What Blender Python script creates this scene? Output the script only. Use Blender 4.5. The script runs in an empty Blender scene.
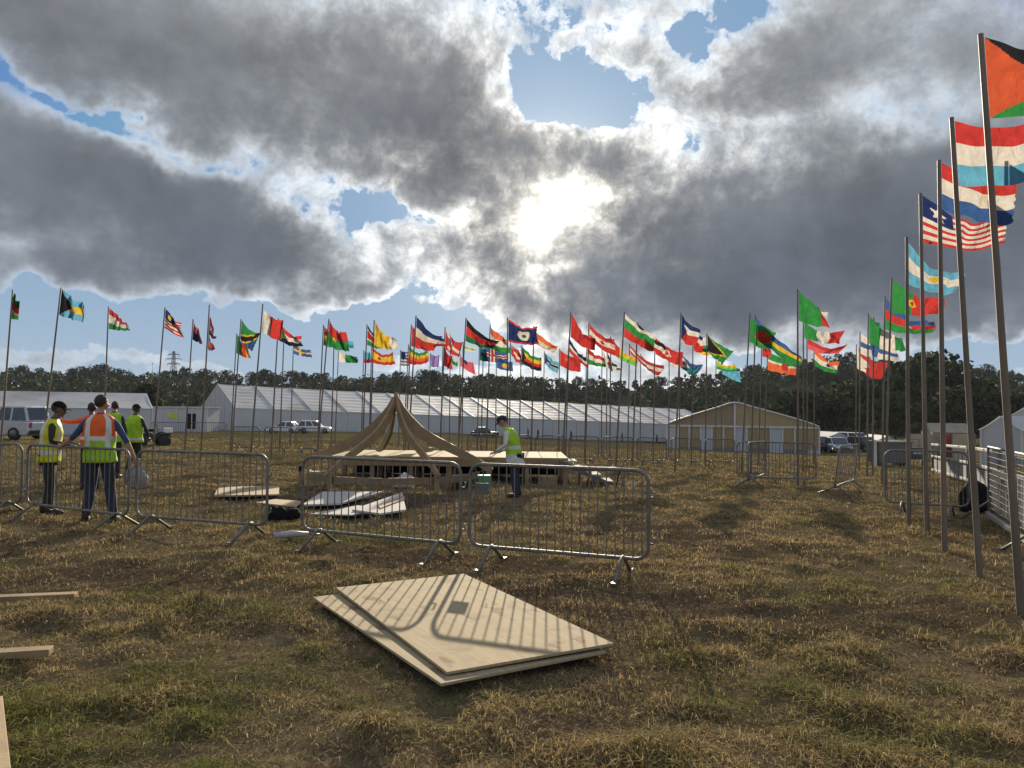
import bpy, bmesh, math, random
import numpy as np
from mathutils import Vector, Matrix, noise as mnoise
random.seed(7); np.random.seed(7)
R = math.radians
scene = bpy.context.scene
COL = scene.collection

# ------------------------------------------------------------------ camera
F = 768.0
CAM = Vector((0, 0, 1.62))
PITCH = math.atan(24 / F); ROLL = R(0.6)
CM = Matrix.Rotation(math.pi / 2 + PITCH, 3, 'X') @ Matrix.Rotation(ROLL, 3, 'Z')
cd = bpy.data.cameras.new('camera'); cam = bpy.data.objects.new('camera', cd); COL.objects.link(cam)
cd.sensor_width = 36; cd.lens = 36 * F / 1024; cd.clip_start = .1; cd.clip_end = 5000
cam.matrix_world = Matrix.Translation(CAM) @ CM.to_4x4()
scene.camera = cam

def ray(px, py):
    return CM @ Vector(((px - 512) / F, (384 - py) / F, -1))
def at(px, py, d):
    return CAM + ray(px, py) * d
def gz(x, y):
    x = np.asarray(x, float); y = np.asarray(y, float)
    yy = np.clip(y, 0, 150)
    e = np.clip(.012 + .0008 * x, .004, .036)
    t = e * np.clip(y - 12, 0, None)
    z = -.0053 * yy - 7 * (1 - np.exp(-t / 7))
    if np.max(y) > 40:                                            # the field dips before the big marquee
        num = 0.0; den = 1e-9
        for cx, cy, r in DIP:
            w = np.exp(-((x - cx) ** 2 + (y - cy) ** 2) / 450.0) + 1e-12; num = num + w * r; den = den + w
        z = z + np.clip((y - 40) / 15, 0, 1) * np.clip((260 - np.abs(x)) / 160, 0, 1) * num / den
    return z
DIP = [(-38, 105, -1.0), (-46, 62, -.45), (-45, 95, -.75), (-27, 97, -1.05), (-4, 118, -1.6), (3, 126, -1.25), (20, 138, -.7), (28, 146, -.55), (21, 72, -.5),
       (33, 80, -.3), (38, 82, 0.05), (28, 47, .3), (42, 96, .15), (-27, 42, -.12), (0, 40, 0), (12, 42, 0), (-12, 42, 0), (60, 60, 0), (0, 70, -.4), (0, 190, -1), (80, 120, 0)]
def gzf(x, y): return float(gz(x, y))
def G(px, py):
    r = ray(px, py); d = 3.0; prev = None
    while d < 600:
        p = CAM + r * d
        if p.z < gzf(p.x, p.y): break
        d *= 1.01
    lo, hi = d / 1.01, d
    for _ in range(30):
        m = (lo + hi) / 2; p = CAM + r * m
        if p.z < gzf(p.x, p.y): hi = m
        else: lo = m
    p = CAM + r * hi
    return Vector((p.x, p.y, gzf(p.x, p.y)))
def gnd(x, y): return Vector((x, y, gzf(x, y)))
def depth(p): return -(CM.transposed() @ (Vector(p) - CAM)).z

# ------------------------------------------------------------------ render settings
scene.view_settings.view_transform = 'Standard'; scene.view_settings.look = 'None'
scene.view_settings.exposure = 1.0; scene.view_settings.gamma = 1
scene.view_settings.use_curve_mapping = False
scene.render.engine = 'CYCLES'
scene.cycles.max_bounces = 6; scene.cycles.transparent_max_bounces = 8
scene.cycles.use_denoising = True
SUN_AZ, SUN_EL = R(2.6), R(18.5)
sl = bpy.data.lights.new('sun', 'SUN'); so = bpy.data.objects.new('sun', sl); COL.objects.link(so)
sl.energy = 4.0; sl.angle = R(.53); sl.color = (1, .86, .66)
sd = Vector((math.sin(SUN_AZ) * math.cos(SUN_EL), math.cos(SUN_AZ) * math.cos(SUN_EL), math.sin(SUN_EL)))
so.rotation_euler = sd.to_track_quat('Z', 'Y').to_euler(); so.location = (0, 0, 40)

# ------------------------------------------------------------------ node helper
class NT:
    def __init__(s, nt):
        s.nt = nt; nt.nodes.clear()
    def n(s, typ, ins=None, **kw):
        nd = s.nt.nodes.new(typ)
        for k, v in kw.items(): setattr(nd, k, v)
        for k, v in (ins or {}).items(): s.set(nd.inputs[k], v)
        return nd
    def set(s, sock, v):
        if isinstance(v, bpy.types.NodeSocket): s.nt.links.new(v, sock)
        elif isinstance(v, (tuple, list)) and sock.type == 'RGBA' and len(v) == 3: sock.default_value = (*v, 1)
        else: sock.default_value = v
    def m(s, op, a, b=0.0, c=0.0, clamp=False):
        nd = s.nt.nodes.new('ShaderNodeMath'); nd.operation = op; nd.use_clamp = clamp
        s.set(nd.inputs[0], a); s.set(nd.inputs[1], b); s.set(nd.inputs[2], c)
        return nd.outputs[0]
    def v(s, op, a, b=(0, 0, 0), out=0):
        nd = s.nt.nodes.new('ShaderNodeVectorMath'); nd.operation = op
        s.set(nd.inputs[0], a)
        if op == 'SCALE': s.set(nd.inputs['Scale'], b)
        else: s.set(nd.inputs[1], b)
        return nd.outputs['Value'] if op in ('LENGTH', 'DOT_PRODUCT', 'DISTANCE') else nd.outputs[0]
    def mix(s, f, a, b):
        nd = s.nt.nodes.new('ShaderNodeMix'); nd.data_type = 'RGBA'
        s.set(nd.inputs[0], f); s.set(nd.inputs[6], a); s.set(nd.inputs[7], b)
        return nd.outputs[2]
    def noise(s, vec, scale, detail=4, rough=.55, lac=2.0, dist=0.0, color=False):
        nd = s.n('ShaderNodeTexNoise', {'Vector': vec, 'Scale': scale, 'Detail': detail, 'Roughness': rough, 'Lacunarity': lac, 'Distortion': dist})
        return nd.outputs['Color' if color else 'Fac']
    def mr(s, x, a, b, c=0.0, d=1.0, t='LINEAR'):
        nd = s.nt.nodes.new('ShaderNodeMapRange'); nd.interpolation_type = t
        for i, q in enumerate((x, a, b, c, d)): s.set(nd.inputs[i], q)
        return nd.outputs[0]

# ------------------------------------------------------------------ sky
def azel(px, py):
    r = ray(px, py).normalized()
    return math.atan2(r.x, r.y), math.asin(r.z)

def build_sky():
    w = bpy.data.worlds.new('World'); scene.world = w; w.use_nodes = True
    t = NT(w.node_tree)
    out = t.n('ShaderNodeOutputWorld')
    tc = t.n('ShaderNodeTexCoord').outputs['Generated']
    D = t.v('NORMALIZE', tc)
    sp = t.n('ShaderNodeSeparateXYZ', {0: D}); x, y, z = sp.outputs
    az = t.m('ARCTAN2', x, y); el = t.m('ARCSINE', z)
    q0 = t.n('ShaderNodeCombineXYZ', {0: az, 1: el, 2: 0.0}).outputs[0]
    # cloud-deck projection
    zz = t.m('ADD', t.m('MAXIMUM', z, 0.0), .16)
    P = t.n('ShaderNodeCombineXYZ', {0: t.m('DIVIDE', x, zz), 1: t.m('DIVIDE', y, zz), 2: 0.0}).outputs[0]
    # domain warp
    wn = t.noise(D, 5.0, 5, .6, color=True)
    wv = t.v('SCALE', t.v('SUBTRACT', wn, (.5, .5, .5)), .20)
    q = t.v('ADD', q0, wv)
    def blobs(lst, q=q):
        acc = None
        for (px, py, sx, sy, rot, wgt) in lst:
            a, e = azel(px, py)
            mp = t.n('ShaderNodeMapping', {'Vector': q, 'Location': (a, e, 0), 'Rotation': (0, 0, R(-rot)), 'Scale': (sx / F, sy / F, 1)}, vector_type='TEXTURE')
            ln = t.v('LENGTH', mp.outputs[0])
            g = t.m('EXPONENT', t.m('MULTIPLY', t.m('MULTIPLY', ln, ln), -1.0))
            acc = t.m('MULTIPLY_ADD', g, wgt, acc if acc is not None else 0.0)
        return acc
    # sun nearness
    a, e = azel(*SKY_SUN)
    sv = (math.sin(a) * math.cos(e), math.cos(a) * math.cos(e), math.sin(e))
    ang = t.m('ARCCOSINE', t.m('MINIMUM', t.v('DOT_PRODUCT', D, sv), .99999))
    def lor(s_): 
        k = t.m('DIVIDE', ang, s_); return t.m('DIVIDE', 1.0, t.m('MULTIPLY_ADD', k, k, 1.0))
    near = lor(.20); wide = lor(.55)
    base = blobs(SKY_BLOBS)
    n1 = t.noise(P, .9, 9, .58, dist=.3)
    n2 = t.noise(D, 9.0, 8, .62, dist=.2)
    n3 = t.noise(D, 34.0, 6, .6)
    el2 = t.v('MULTIPLY', D, (1, 1, 3.2))
    n4 = t.noise(el2, 5.0, 8, .55, dist=.2)
    dens = t.m('ADD', base, t.m('MULTIPLY', t.m('SUBTRACT', n1, .5), .9))
    dens = t.m('ADD', dens, t.m('MULTIPLY', t.m('SUBTRACT', n2, .5), .85))
    dens = t.m('ADD', dens, t.m('MULTIPLY', t.m('SUBTRACT', n4, .5), .9))
    n5 = t.noise(t.v('ADD', D, t.v('SCALE', wv, .35)), 20.0, 8, .66, dist=.12)
    fine = t.m('MULTIPLY', t.mr(el, .02, .16, .25, 1.0), t.m('MULTIPLY_ADD', lor(.22), .95, .20))
    dens = t.m('ADD', dens, t.m('MULTIPLY', t.m('SUBTRACT', n5, .5), t.m('MULTIPLY', fine, 1.35)))
    dens = t.m('ADD', dens, t.m('MULTIPLY', t.m('SUBTRACT', n3, .5), t.m('MULTIPLY', fine, .8)))
    # sky behind the camera: broken bright cloud
    back = t.mr(y, .45, -.1, 0.0, 1.0, 'SMOOTHSTEP')
    T = t.m('MAXIMUM', t.m('ADD', dens, .14), 0.0)
    cover = t.m('SUBTRACT', 1.0, t.m('EXPONENT', t.m('MULTIPLY', T, -5.5)))
    # light coming through thin cloud
    thin = t.m('EXPONENT', t.m('MULTIPLY', T, -4.2))
    silver = t.m('ADD', t.m('MULTIPLY_ADD', near, 1.35, .22), t.m('MULTIPLY', wide, .32))
    n6 = t.noise(t.v('ADD', D, t.v('SCALE', wv, .5)), 24.0, 9, .66, dist=.15)
    puff = t.mr(n6, .36, .66, .25, 1.75, 'SMOOTHSTEP')
    silver = t.m('MULTIPLY', silver, t.m('ADD', 1.0, t.m('MULTIPLY', t.m('SUBTRACT', puff, 1.0), t.m('MULTIPLY_ADD', lor(.3), .75, .12))))
    silver = t.m('MULTIPLY', silver, thin)
    silver = t.m('ADD', silver, t.m('MULTIPLY', back, .23))
    up = t.mr(el, .0, .5, 0.0, 1.0)
    core = t.mix(up, (.031, .041, .059), (.070, .074, .080))
    core = t.mix(t.mr(n2, .35, .7), core, t.v('SCALE', core, 1.7))
    sil = t.v('SCALE', t.mix(t.m('POWER', near, .5), (.90, .95, 1.0), (1, .92, .78)), silver)
    cloud = t.v('ADD', core, sil)
    sky = t.n('ShaderNodeTexSky', sky_type='NISHITA', sun_disc=False, sun_elevation=SUN_EL, sun_rotation=SUN_AZ, air_density=1.0, dust_density=1.2, ozone_density=1.5)
    clear = t.v('SCALE', t.v('MINIMUM', sky.outputs[0], (6, 6, 6)), .042)
    clear = t.v('MULTIPLY', clear, (.40, .70, 1.10))
    clear = t.mix(t.mr(el, .02, .24, .60, 0.0), clear, (.25, .30, .345))
    c = t.mix(cover, clear, cloud)
    # the sun's own glow through the thin cloud
    core_sun = t.m('EXPONENT', t.m('MULTIPLY', t.m('POWER', t.m('DIVIDE', ang, .050), 2.0), -1.0))
    halo = t.m('EXPONENT', t.m('MULTIPLY', t.m('DIVIDE', ang, .07), -1.0))
    halo2 = t.m('EXPONENT', t.m('MULTIPLY', t.m('DIVIDE', ang, .15), -1.0))
    gl = t.m('ADD', t.m('MULTIPLY', core_sun, 1.5), t.m('MULTIPLY_ADD', halo, .5, t.m('MULTIPLY', halo2, .14)))
    gl = t.m('MULTIPLY', gl, t.m('MULTIPLY_ADD', thin, .95, .05))
    c = t.v('ADD', c, t.v('SCALE', (1, .94, .82), gl) if False else t.v('SCALE', t.n('ShaderNodeCombineXYZ', {0: 1.0, 1: .90, 2: .72}).outputs[0], gl))
    # below the horizon: dull earth
    c = t.mix(t.mr(z, -.02, .0), (.05, .045, .035), c)
    bg = t.n('ShaderNodeBackground', {'Color': c, 'Strength': 1.0})
    t.nt.links.new(bg.outputs[0], out.inputs[0])
SKY_SUN = (549, 214)
SKY_BLOBS = [  # px, py, sx, sy, rot(deg, clockwise on the picture), weight
    (200, 75, 290, 75, 8, .55), (420, 140, 120, 60, 25, .5), (30, 20, 140, 50, 0, .25),
    (110, 198, 190, 54, 6, .85), (265, 240, 105, 34, 10, .6), (40, 262, 70, 18, 0, .4), (355, 288, 45, 14, 0, .35),
    (110, 122, 140, 18, 14, -.62), (320, 205, 90, 22, 18, -.38), (370, 265, 60, 26, 20, -.2),
    (130, 318, 310, 38, 0, -.85), (400, 226, 50, 15, -10, -.5), (420, 330, 120, 25, 0, -.35),
    (565, 105, 80, 36, 5, -.75), (735, 12, 70, 22, 0, -.45),
    (430, 265, 90, 40, 0, .02), (345, 245, 40, 30, 30, -.15), (565, 160, 50, 20, 0, .38), (500, 260, 45, 30, 20, .25),
    (552, 214, 46, 34, 15, -.36), (585, 270, 30, 22, 0, -.22), (600, 290, 60, 40, 0, .10), (640, 150, 50, 40, 0, .05), (520, 300, 160, 26, 0, .22), (480, 120, 70, 50, 0, .25),
    (850, 230, 210, 75, -4, .95), (680, 215, 80, 40, 0, .35), (1000, 250, 120, 90, 0, .3), (760, 285, 160, 45, 0, .5),
    (790, 75, 80, 50, -20, .6), (690, 85, 45, 60, 20, -.08), (880, 122, 110, 20, 0, -.35), (720, 120, 60, 22, -20, -.12), (980, 40, 80, 60, 0, .25),
    (600, 345, 260, 14, 0, .18), (980, 345, 70, 10, 0, -.6), (760, 345, 60, 12, 0, -.45), (60, 352, 200, 12, 0, .42), (90, 300, 80, 8, 0, .42), (170, 335, 120, 7, 0, .35),
]
build_sky()

# ------------------------------------------------------------------ mesh helpers
class MB:
    """collects verts / faces / material slots of ONE mesh object"""
    def __init__(s): s.v = []; s.f = []; s.mi = []; s.sm = []
    def add(s, vs, fs, mi=0, smooth=False):
        o = len(s.v); s.v += [tuple(p) for p in vs]
        for f in fs: s.f.append([i + o for i in f]); s.mi.append(mi); s.sm.append(smooth)
        return s
    def box(s, c, size, mi=0, M=None, bev=0.0):
        hx, hy, hz = size[0] / 2, size[1] / 2, size[2] / 2
        vs = [Vector((sx * hx, sy * hy, sz * hz)) for sz in (-1, 1) for sy in (-1, 1) for sx in (-1, 1)]
        if M is not None: vs = [M @ p for p in vs]
        vs = [p + Vector(c) for p in vs]
        return s.add(vs, [(0, 2, 3, 1), (4, 5, 7, 6), (0, 1, 5, 4), (2, 6, 7, 3), (0, 4, 6, 2), (1, 3, 7, 5)], mi)
    def beam(s, a, b, w, h, mi=0, up=(0, 0, 1)):
        a = Vector(a); b = Vector(b); d = (b - a).normalized(); u = Vector(up)
        if abs(d.dot(u)) > .98: u = Vector((0, 1, 0))
        x = d.cross(u).normalized(); z = x.cross(d)
        vs = []
        for p in (a, b):
            for sx, sz in ((-1, -1), (1, -1), (1, 1), (-1, 1)): vs.append(p + x * sx * w / 2 + z * sz * h / 2)
        return s.add(vs, [(3, 2, 1, 0), (4, 5, 6, 7), (0, 1, 5, 4), (1, 2, 6, 5), (2, 3, 7, 6), (3, 0, 4, 7)], mi)
    def tube(s, pts, r, n=8, mi=0, closed=False, smooth=True, cap=True):
        pts = [Vector(p) for p in pts]; k = len(pts)
        rs = r if isinstance(r, (list, tuple)) else [r] * k
        vs = []; prev = None
        for i, p in enumerate(pts):
            if closed: d = pts[(i + 1) % k] - pts[i - 1]
            else: d = pts[min(i + 1, k - 1)] - pts[max(i - 1, 0)]
            d.normalize()
            if prev is None:
                u = Vector((0, 0, 1)) if abs(d.z) < .9 else Vector((1, 0, 0))
                x = d.cross(u).normalized()
            else:
                x = (prev - d * prev.dot(d)).normalized()
            prev = x; y = d.cross(x)
            for j in range(n):
                a = 2 * math.pi * j / n
                vs.append(p + (x * math.cos(a) + y * math.sin(a)) * rs[i])
        fs = []
        for i in range(k if closed else k - 1):
            for j in range(n):
                a = i * n + j; b = i * n + (j + 1) % n
                i2 = (i + 1) % k
                fs.append((a, b, i2 * n + (j + 1) % n, i2 * n + j))
        if cap and not closed:
            fs.append(tuple(range(n))[::-1]); fs.append(tuple((k - 1) * n + j for j in range(n)))
        return s.add(vs, fs, mi, smooth)
    def prism(s, poly, a, b, axis='y', mi=0):
        """poly: (u,v) outline extruded from a to b along axis"""
        n = len(poly)
        def P(u, v, w): return {'y': (u, w, v), 'x': (w, u, v), 'z': (u, v, w)}[axis]
        vs = [P(u, v, a) for u, v in poly] + [P(u, v, b) for u, v in poly]
        fs = [tuple(range(n)), tuple(range(2 * n - 1, n - 1, -1))] + [(i, i + n, (i + 1) % n + n, (i + 1) % n) for i in range(n)]
        return s.add(vs, fs, mi)
    def sphere(s, c, r, nu=12, nv=8, mi=0):
        vs = []; r3 = r if isinstance(r, (tuple, list)) else (r, r, r)
        for i in range(nv + 1):
            t = math.pi * i / nv
            for j in range(nu):
                a = 2 * math.pi * j / nu
                vs.append((c[0] + r3[0] * math.sin(t) * math.cos(a), c[1] + r3[1] * math.sin(t) * math.sin(a), c[2] + r3[2] * math.cos(t)))
        fs = []
        for i in range(nv):
            for j in range(nu): fs.append((i * nu + j, (i + 1) * nu + j, (i + 1) * nu + (j + 1) % nu, i * nu + (j + 1) % nu))
        return s.add(vs, fs, mi, True)
    def mesh(s, name):
        me = bpy.data.meshes.new(name); me.from_pydata(s.v, [], s.f)
        me.polygons.foreach_set('material_index', s.mi); me.polygons.foreach_set('use_smooth', s.sm)
        bm = bmesh.new(); bm.from_mesh(me); bmesh.ops.recalc_face_normals(bm, faces=bm.faces); bm.to_mesh(me); bm.free()
        return me
    def build(s, name, mats, parent=None, bevel=0.0):
        me = s.mesh(name); mats = mats if isinstance(mats, (list, tuple)) else [mats]
        for m_ in mats: me.materials.append(m_)
        o = bpy.data.objects.new(name, me); COL.objects.link(o)
        if parent: o.parent = parent
        if bevel:
            b = o.modifiers.new('bevel', 'BEVEL'); b.width = bevel; b.segments = 2; b.limit_method = 'ANGLE'
        return o

def tag(o, label=None, cat=None, group=None, kind=None):
    if label: o['label'] = label
    if cat: o['category'] = cat
    if group: o['group'] = group
    if kind: o['kind'] = kind
    return o
def thing(name, label, cat, loc=(0, 0, 0), rz=0.0, group=None):
    o = bpy.data.objects.new(name, None); COL.objects.link(o); o.empty_display_size = .2
    o.location = loc; o.rotation_euler = (0, 0, rz)
    return tag(o, label, cat, group)
KIDS = {}
def copy_tree(o, parent=None):
    c = o.copy(); COL.objects.link(c); c.parent = parent
    for ch in list(o.children): copy_tree(ch, c)
    return c
def dup(o, loc, rz=0, label=None, group=None, scale=None):
    c = copy_tree(o); c.location = loc; c.rotation_euler = (0, 0, rz)
    if label: c['label'] = label
    if group: c['group'] = group
    if scale is not None: c.scale = (scale,) * 3 if not isinstance(scale, (tuple, list)) else scale
    return c
def npmesh(name, V, Fq, mat_, parent=None, attr=None, smooth=False):
    """fast quad/tri mesh from numpy"""
    me = bpy.data.meshes.new(name); k = Fq.shape[1]
    me.vertices.add(len(V)); me.vertices.foreach_set('co', np.asarray(V, np.float32).ravel())
    me.loops.add(Fq.size); me.loops.foreach_set('vertex_index', Fq.astype(np.int32).ravel())
    me.polygons.add(len(Fq)); me.polygons.foreach_set('loop_start', np.arange(0, Fq.size, k, dtype=np.int32))
    if smooth: me.polygons.foreach_set('use_smooth', np.ones(len(Fq), bool))
    me.update(calc_edges=True); me.validate()
    if attr is not None:
        for nm, (dom, data) in attr.items():
            a = me.attributes.new(nm, 'FLOAT_COLOR' if data.ndim == 2 else 'FLOAT', dom)
            if data.ndim == 2: a.data.foreach_set('color', data.astype(np.float32).ravel())
            else: a.data.foreach_set('value', data.astype(np.float32).ravel())
    for q in (mat_ if isinstance(mat_, (list, tuple)) else [mat_]): me.materials.append(q)
    o = bpy.data.objects.new(name, me); COL.objects.link(o)
    if parent: o.parent = parent
    return o

# ------------------------------------------------------------------ materials
def newmat(name):
    m_ = bpy.data.materials.new(name); m_.use_nodes = True
    t = NT(m_.node_tree); out = t.n('ShaderNodeOutputMaterial'); t.out = out
    return m_, t
def simple(name, col, rough=.6, metal=0.0, var=.15, scale=8.0, bump=0.0, bscale=60, transl=0.0, dirt=None, spec=.5, stretch=(1, 1, 1)):
    m_, t = newmat(name)
    oc = t.n('ShaderNodeTexCoord').outputs['Object']
    if stretch != (1, 1, 1): oc = t.v('MULTIPLY', oc, stretch)
    oi = t.n('ShaderNodeObjectInfo').outputs['Random']
    n = t.noise(t.v('ADD', oc, t.n('ShaderNodeCombineXYZ', {0: t.m('MULTIPLY', oi, 37.0)}).outputs[0]), scale, 5, .6)
    f = t.mr(n, .3, .7, 1 - var, 1 + var)
    c = t.v('SCALE', t.n('ShaderNodeRGB').outputs[0], f)
    t.nt.nodes[-2 if False else -1]
    rgb = [k for k in t.nt.nodes if k.type == 'RGB'][0]; rgb.outputs[0].default_value = (*col, 1)
    if dirt:
        dn = t.noise(oc, scale * .35, 6, .65)
        c = t.mix(t.mr(dn, .48, .68, 0, .8), c, dirt)
    b = t.n('ShaderNodeBsdfPrincipled', {'Base Color': c, 'Roughness': t.mr(n, .3, .7, max(rough - .08, .02), min(rough + .08, 1)), 'Metallic': metal})
    b.inputs['Specular IOR Level'].default_value = spec
    if bump:
        bn = t.noise(oc, bscale, 4, .6)
        bp = t.n('ShaderNodeBump', {'Height': bn, 'Strength': bump, 'Distance': .01})
        t.nt.links.new(bp.outputs[0], b.inputs['Normal'])
    sh = b.outputs[0]
    if transl:
        tr = t.n('ShaderNodeBsdfTranslucent', {'Color': c})
        mx = t.n('ShaderNodeMixShader', {0: transl, 1: sh, 2: tr.outputs[0]}); sh = mx.outputs[0]
    t.nt.links.new(sh, t.out.inputs[0])
    return m_

M = {}
M['galv'] = simple('galvanised_steel', (.17, .165, .155), .55, .45, .3, 14, dirt=(.10, .085, .065))
M['galv_dark'] = simple('weathered_steel', (.12, .12, .12), .55, .4, .2, 14)
M['pole'] = simple('pole_timber', (.14, .11, .08), .6, 0, .3, 5, stretch=(1, 1, .25))
M['ply'] = None
M['timber'] = simple('sawn_timber', (.27, .19, .10), .7, 0, .22, 5, bump=.3, stretch=(1, 1, 1))
M['timber_pale'] = simple('pale_timber', (.36, .27, .155), .85, 0, .2, 6, bump=.2)
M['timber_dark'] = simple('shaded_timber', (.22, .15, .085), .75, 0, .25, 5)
M['white'] = simple('white_sheet', (.48, .46, .43), .9, 0, .08, 4, dirt=(.5, .46, .38), spec=.08)
M['black'] = simple('black_cloth', (.012, .012, .013), .9, 0, .3, 9, spec=.08)
M['rubber'] = simple('rubber', (.02, .02, .02), .8, 0, .2, 9)
M['skin'] = simple('skin', (.36, .2, .13), .55, 0, .1, 9)
M['skin_dark'] = simple('brown_skin', (.11, .06, .04), .5, 0, .1, 9)
M['navy'] = simple('navy_denim', (.018, .024, .05), .8, 0, .25, 20, bump=.8, bscale=16)
M['blacktrousers'] = simple('black_trousers', (.016, .016, .018), .8, 0, .25, 20, bump=.8, bscale=16)
M['bluecloth'] = simple('blue_cotton', (.02, .055, .13), .8, 0, .15, 9)
M['darkcloth'] = simple('dark_cotton', (.02, .02, .022), .85, 0, .2, 9)
M['greycloth'] = simple('grey_cotton', (.55, .54, .52), .85, 0, .12, 9)
M['boots'] = simple('dark_boots', (.03, .024, .02), .7, 0, .2, 9)
M['hair'] = simple('dark_hair', (.02, .015, .012), .7, 0, .3, 40)
M['lime'] = simple('lime_hivis', (.42, .70, .02), .7, 0, .12, 12, bump=.7, bscale=15, dirt=(.30, .45, .04), transl=.25)
M['yellow'] = simple('yellow_hivis', (.70, .72, .03), .7, 0, .12, 12, bump=.7, bscale=15, dirt=(.5, .48, .06), transl=.25)
M['orange'] = simple('orange_hivis', (.85, .15, .02), .7, 0, .12, 12, bump=.7, bscale=15, transl=.25)
M['reflective'] = simple('reflective_tape', (.55, .56, .54), .4, .2, .05, 12)
M['tent_white'] = simple('white_pvc', (.56, .57, .59), .7, 0, .08, .6, transl=.2, dirt=(.36, .36, .34), spec=.15)
M['tent_wall'] = simple('white_pvc_wall', (.48, .50, .54), .5, 0, .06, .5, transl=.10)
M['tent_tan'] = simple('tan_canvas', (.62, .50, .31), .7, 0, .08, .8, transl=.6)
M['tent_brown'] = simple('brown_canvas', (.29, .215, .14), .7, 0, .12, .8, transl=.05)
M['beam_white'] = simple('white_aluminium', (.55, .54, .51), .5, .0, .05, 2)
M['rail_grey'] = simple('dull_aluminium', (.27, .265, .25), .6, .1, .15, 3, dirt=(.16, .14, .11))
M['bag_grey'] = simple('grey_bag_cloth', (.22, .22, .22), .85, 0, .2, 9, bump=.6, bscale=14)
M['glassd'] = simple('dark_window', (.02, .025, .03), .08, 0, .05, 2, spec=.8)
M['car_silver'] = simple('silver_paint', (.42, .44, .47), .3, .5, .05, 2)
M['car_white'] = simple('white_paint', (.70, .71, .72), .3, 0, .04, 2)
M['car_dark'] = simple('dark_paint', (.025, .03, .035), .28, .1, .05, 2)
M['car_blue'] = simple('pale_blue_paint', (.35, .42, .5), .3, .3, .05, 2)
M['lamp'] = simple('lamp_lens', (.7, .7, .68), .15, 0, .02, 2)
M['lamp_red'] = simple('red_lens', (.4, .02, .02), .2, 0, .02, 2)
M['screen_tan'] = simple('tan_screen', (.30, .26, .20), .75, 0, .15, 1.2)
M['screen_grey'] = simple('grey_mesh_cloth', (.16, .17, .17), .75, 0, .15, 1.2)
M['red_panel'] = simple('red_panel', (.35, .06, .05), .7, 0, .1, 2)
M['green_bucket'] = simple('green_plastic', (.10, .30, .16), .5, 0, .05, 9)
M['grey_plastic'] = simple('grey_plastic', (.35, .36, .37), .5, 0, .1, 9)
M['bark'] = simple('bark', (.05, .042, .032), .9, 0, .3, 4, bump=.4, bscale=12)

def ply_mat():
    m_, t = newmat('plywood')
    oc = t.n('ShaderNodeTexCoord').outputs['Object']
    st = t.v('MULTIPLY', oc, (1, .12, 1))
    g = t.noise(st, 22, 6, .6, dist=1.2); w = t.noise(oc, 2.2, 5, .6)
    kn = t.noise(t.v('MULTIPLY', oc, (1, .5, 1)), 5.0, 3, .5)
    c = t.mix(t.mr(g, .35, .7), (.41, .33, .205), (.33, .26, .155))
    c = t.mix(t.mr(w, .45, .7, 0, .55), c, (.36, .30, .205))
    c = t.mix(t.mr(kn, .62, .68, 0, .8), c, (.20, .125, .065))
    st2 = t.noise(oc, 3.3, 7, .72, dist=.6); c = t.mix(t.mr(st2, .53, .64, 0, .6), c, (.22, .17, .11))
    d = t.noise(oc, 14, 6, .7)
    c = t.mix(t.mr(d, .60, .72, 0, .45), c, (.20, .15, .10))
    b = t.n('ShaderNodeBsdfPrincipled', {'Base Color': c, 'Roughness': .85})
    b.inputs['Specular IOR Level'].default_value = .12
    bp = t.n('ShaderNodeBump', {'Height': g, 'Strength': .25, 'Distance': .004}); t.nt.links.new(bp.outputs[0], b.inputs['Normal'])
    t.nt.links.new(b.outputs[0], t.out.inputs[0]); return m_
M['ply'] = ply_mat()

def flag_mat():
    m_, t = newmat('flag_cloth')
    a = t.n('ShaderNodeAttribute', attribute_name='dye').outputs['Color']
    oc = t.n('ShaderNodeTexCoord').outputs['Object']
    n = t.noise(oc, 9, 5, .6)
    cr = t.noise(t.v('MULTIPLY', oc, (1, 1, .45)), 7.5, 4, .55, dist=.5)
    c = t.v('SCALE', a, t.mr(n, .3, .7, .60, .84))
    b = t.n('ShaderNodeBsdfPrincipled', {'Base Color': c, 'Roughness': .75})
    b.inputs['Specular IOR Level'].default_value = .2
    bp = t.n('ShaderNodeBump', {'Height': cr, 'Strength': .8, 'Distance': .10}); t.nt.links.new(bp.outputs[0], b.inputs['Normal'])
    tr = t.n('ShaderNodeBsdfTranslucent', {'Color': c, 'Normal': bp.outputs[0]})
    mx = t.n('ShaderNodeMixShader', {0: .62, 1: b.outputs[0], 2: tr.outputs[0]})
    t.nt.links.new(mx.outputs[0], t.out.inputs[0]); return m_
M['flag'] = flag_mat()

def leaf_mat(name, c1, c2):
    m_, t = newmat(name)
    g = t.n('ShaderNodeNewGeometry').outputs['Position']
    oi = t.n('ShaderNodeObjectInfo').outputs['Random']
    n = t.noise(g, .25, 4, .6)
    c = t.mix(t.mr(n, .35, .65), c1, c2)
    c = t.v('SCALE', c, t.mr(oi, 0, 1, .75, 1.25))
    b = t.n('ShaderNodeBsdfDiffuse', {'Color': c})
    tr = t.n('ShaderNodeBsdfTranslucent', {'Color': c})
    mx = t.n('ShaderNodeMixShader', {0: .10, 1: b.outputs[0], 2: tr.outputs[0]})
    t.nt.links.new(mx.outputs[0], t.out.inputs[0]); return m_
M['leaf'] = leaf_mat('tree_leaves', (.030, .040, .022), (.050, .060, .030))
M['leaf2'] = leaf_mat('woodland_leaves', (.028, .036, .022), (.046, .054, .030))

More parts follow.
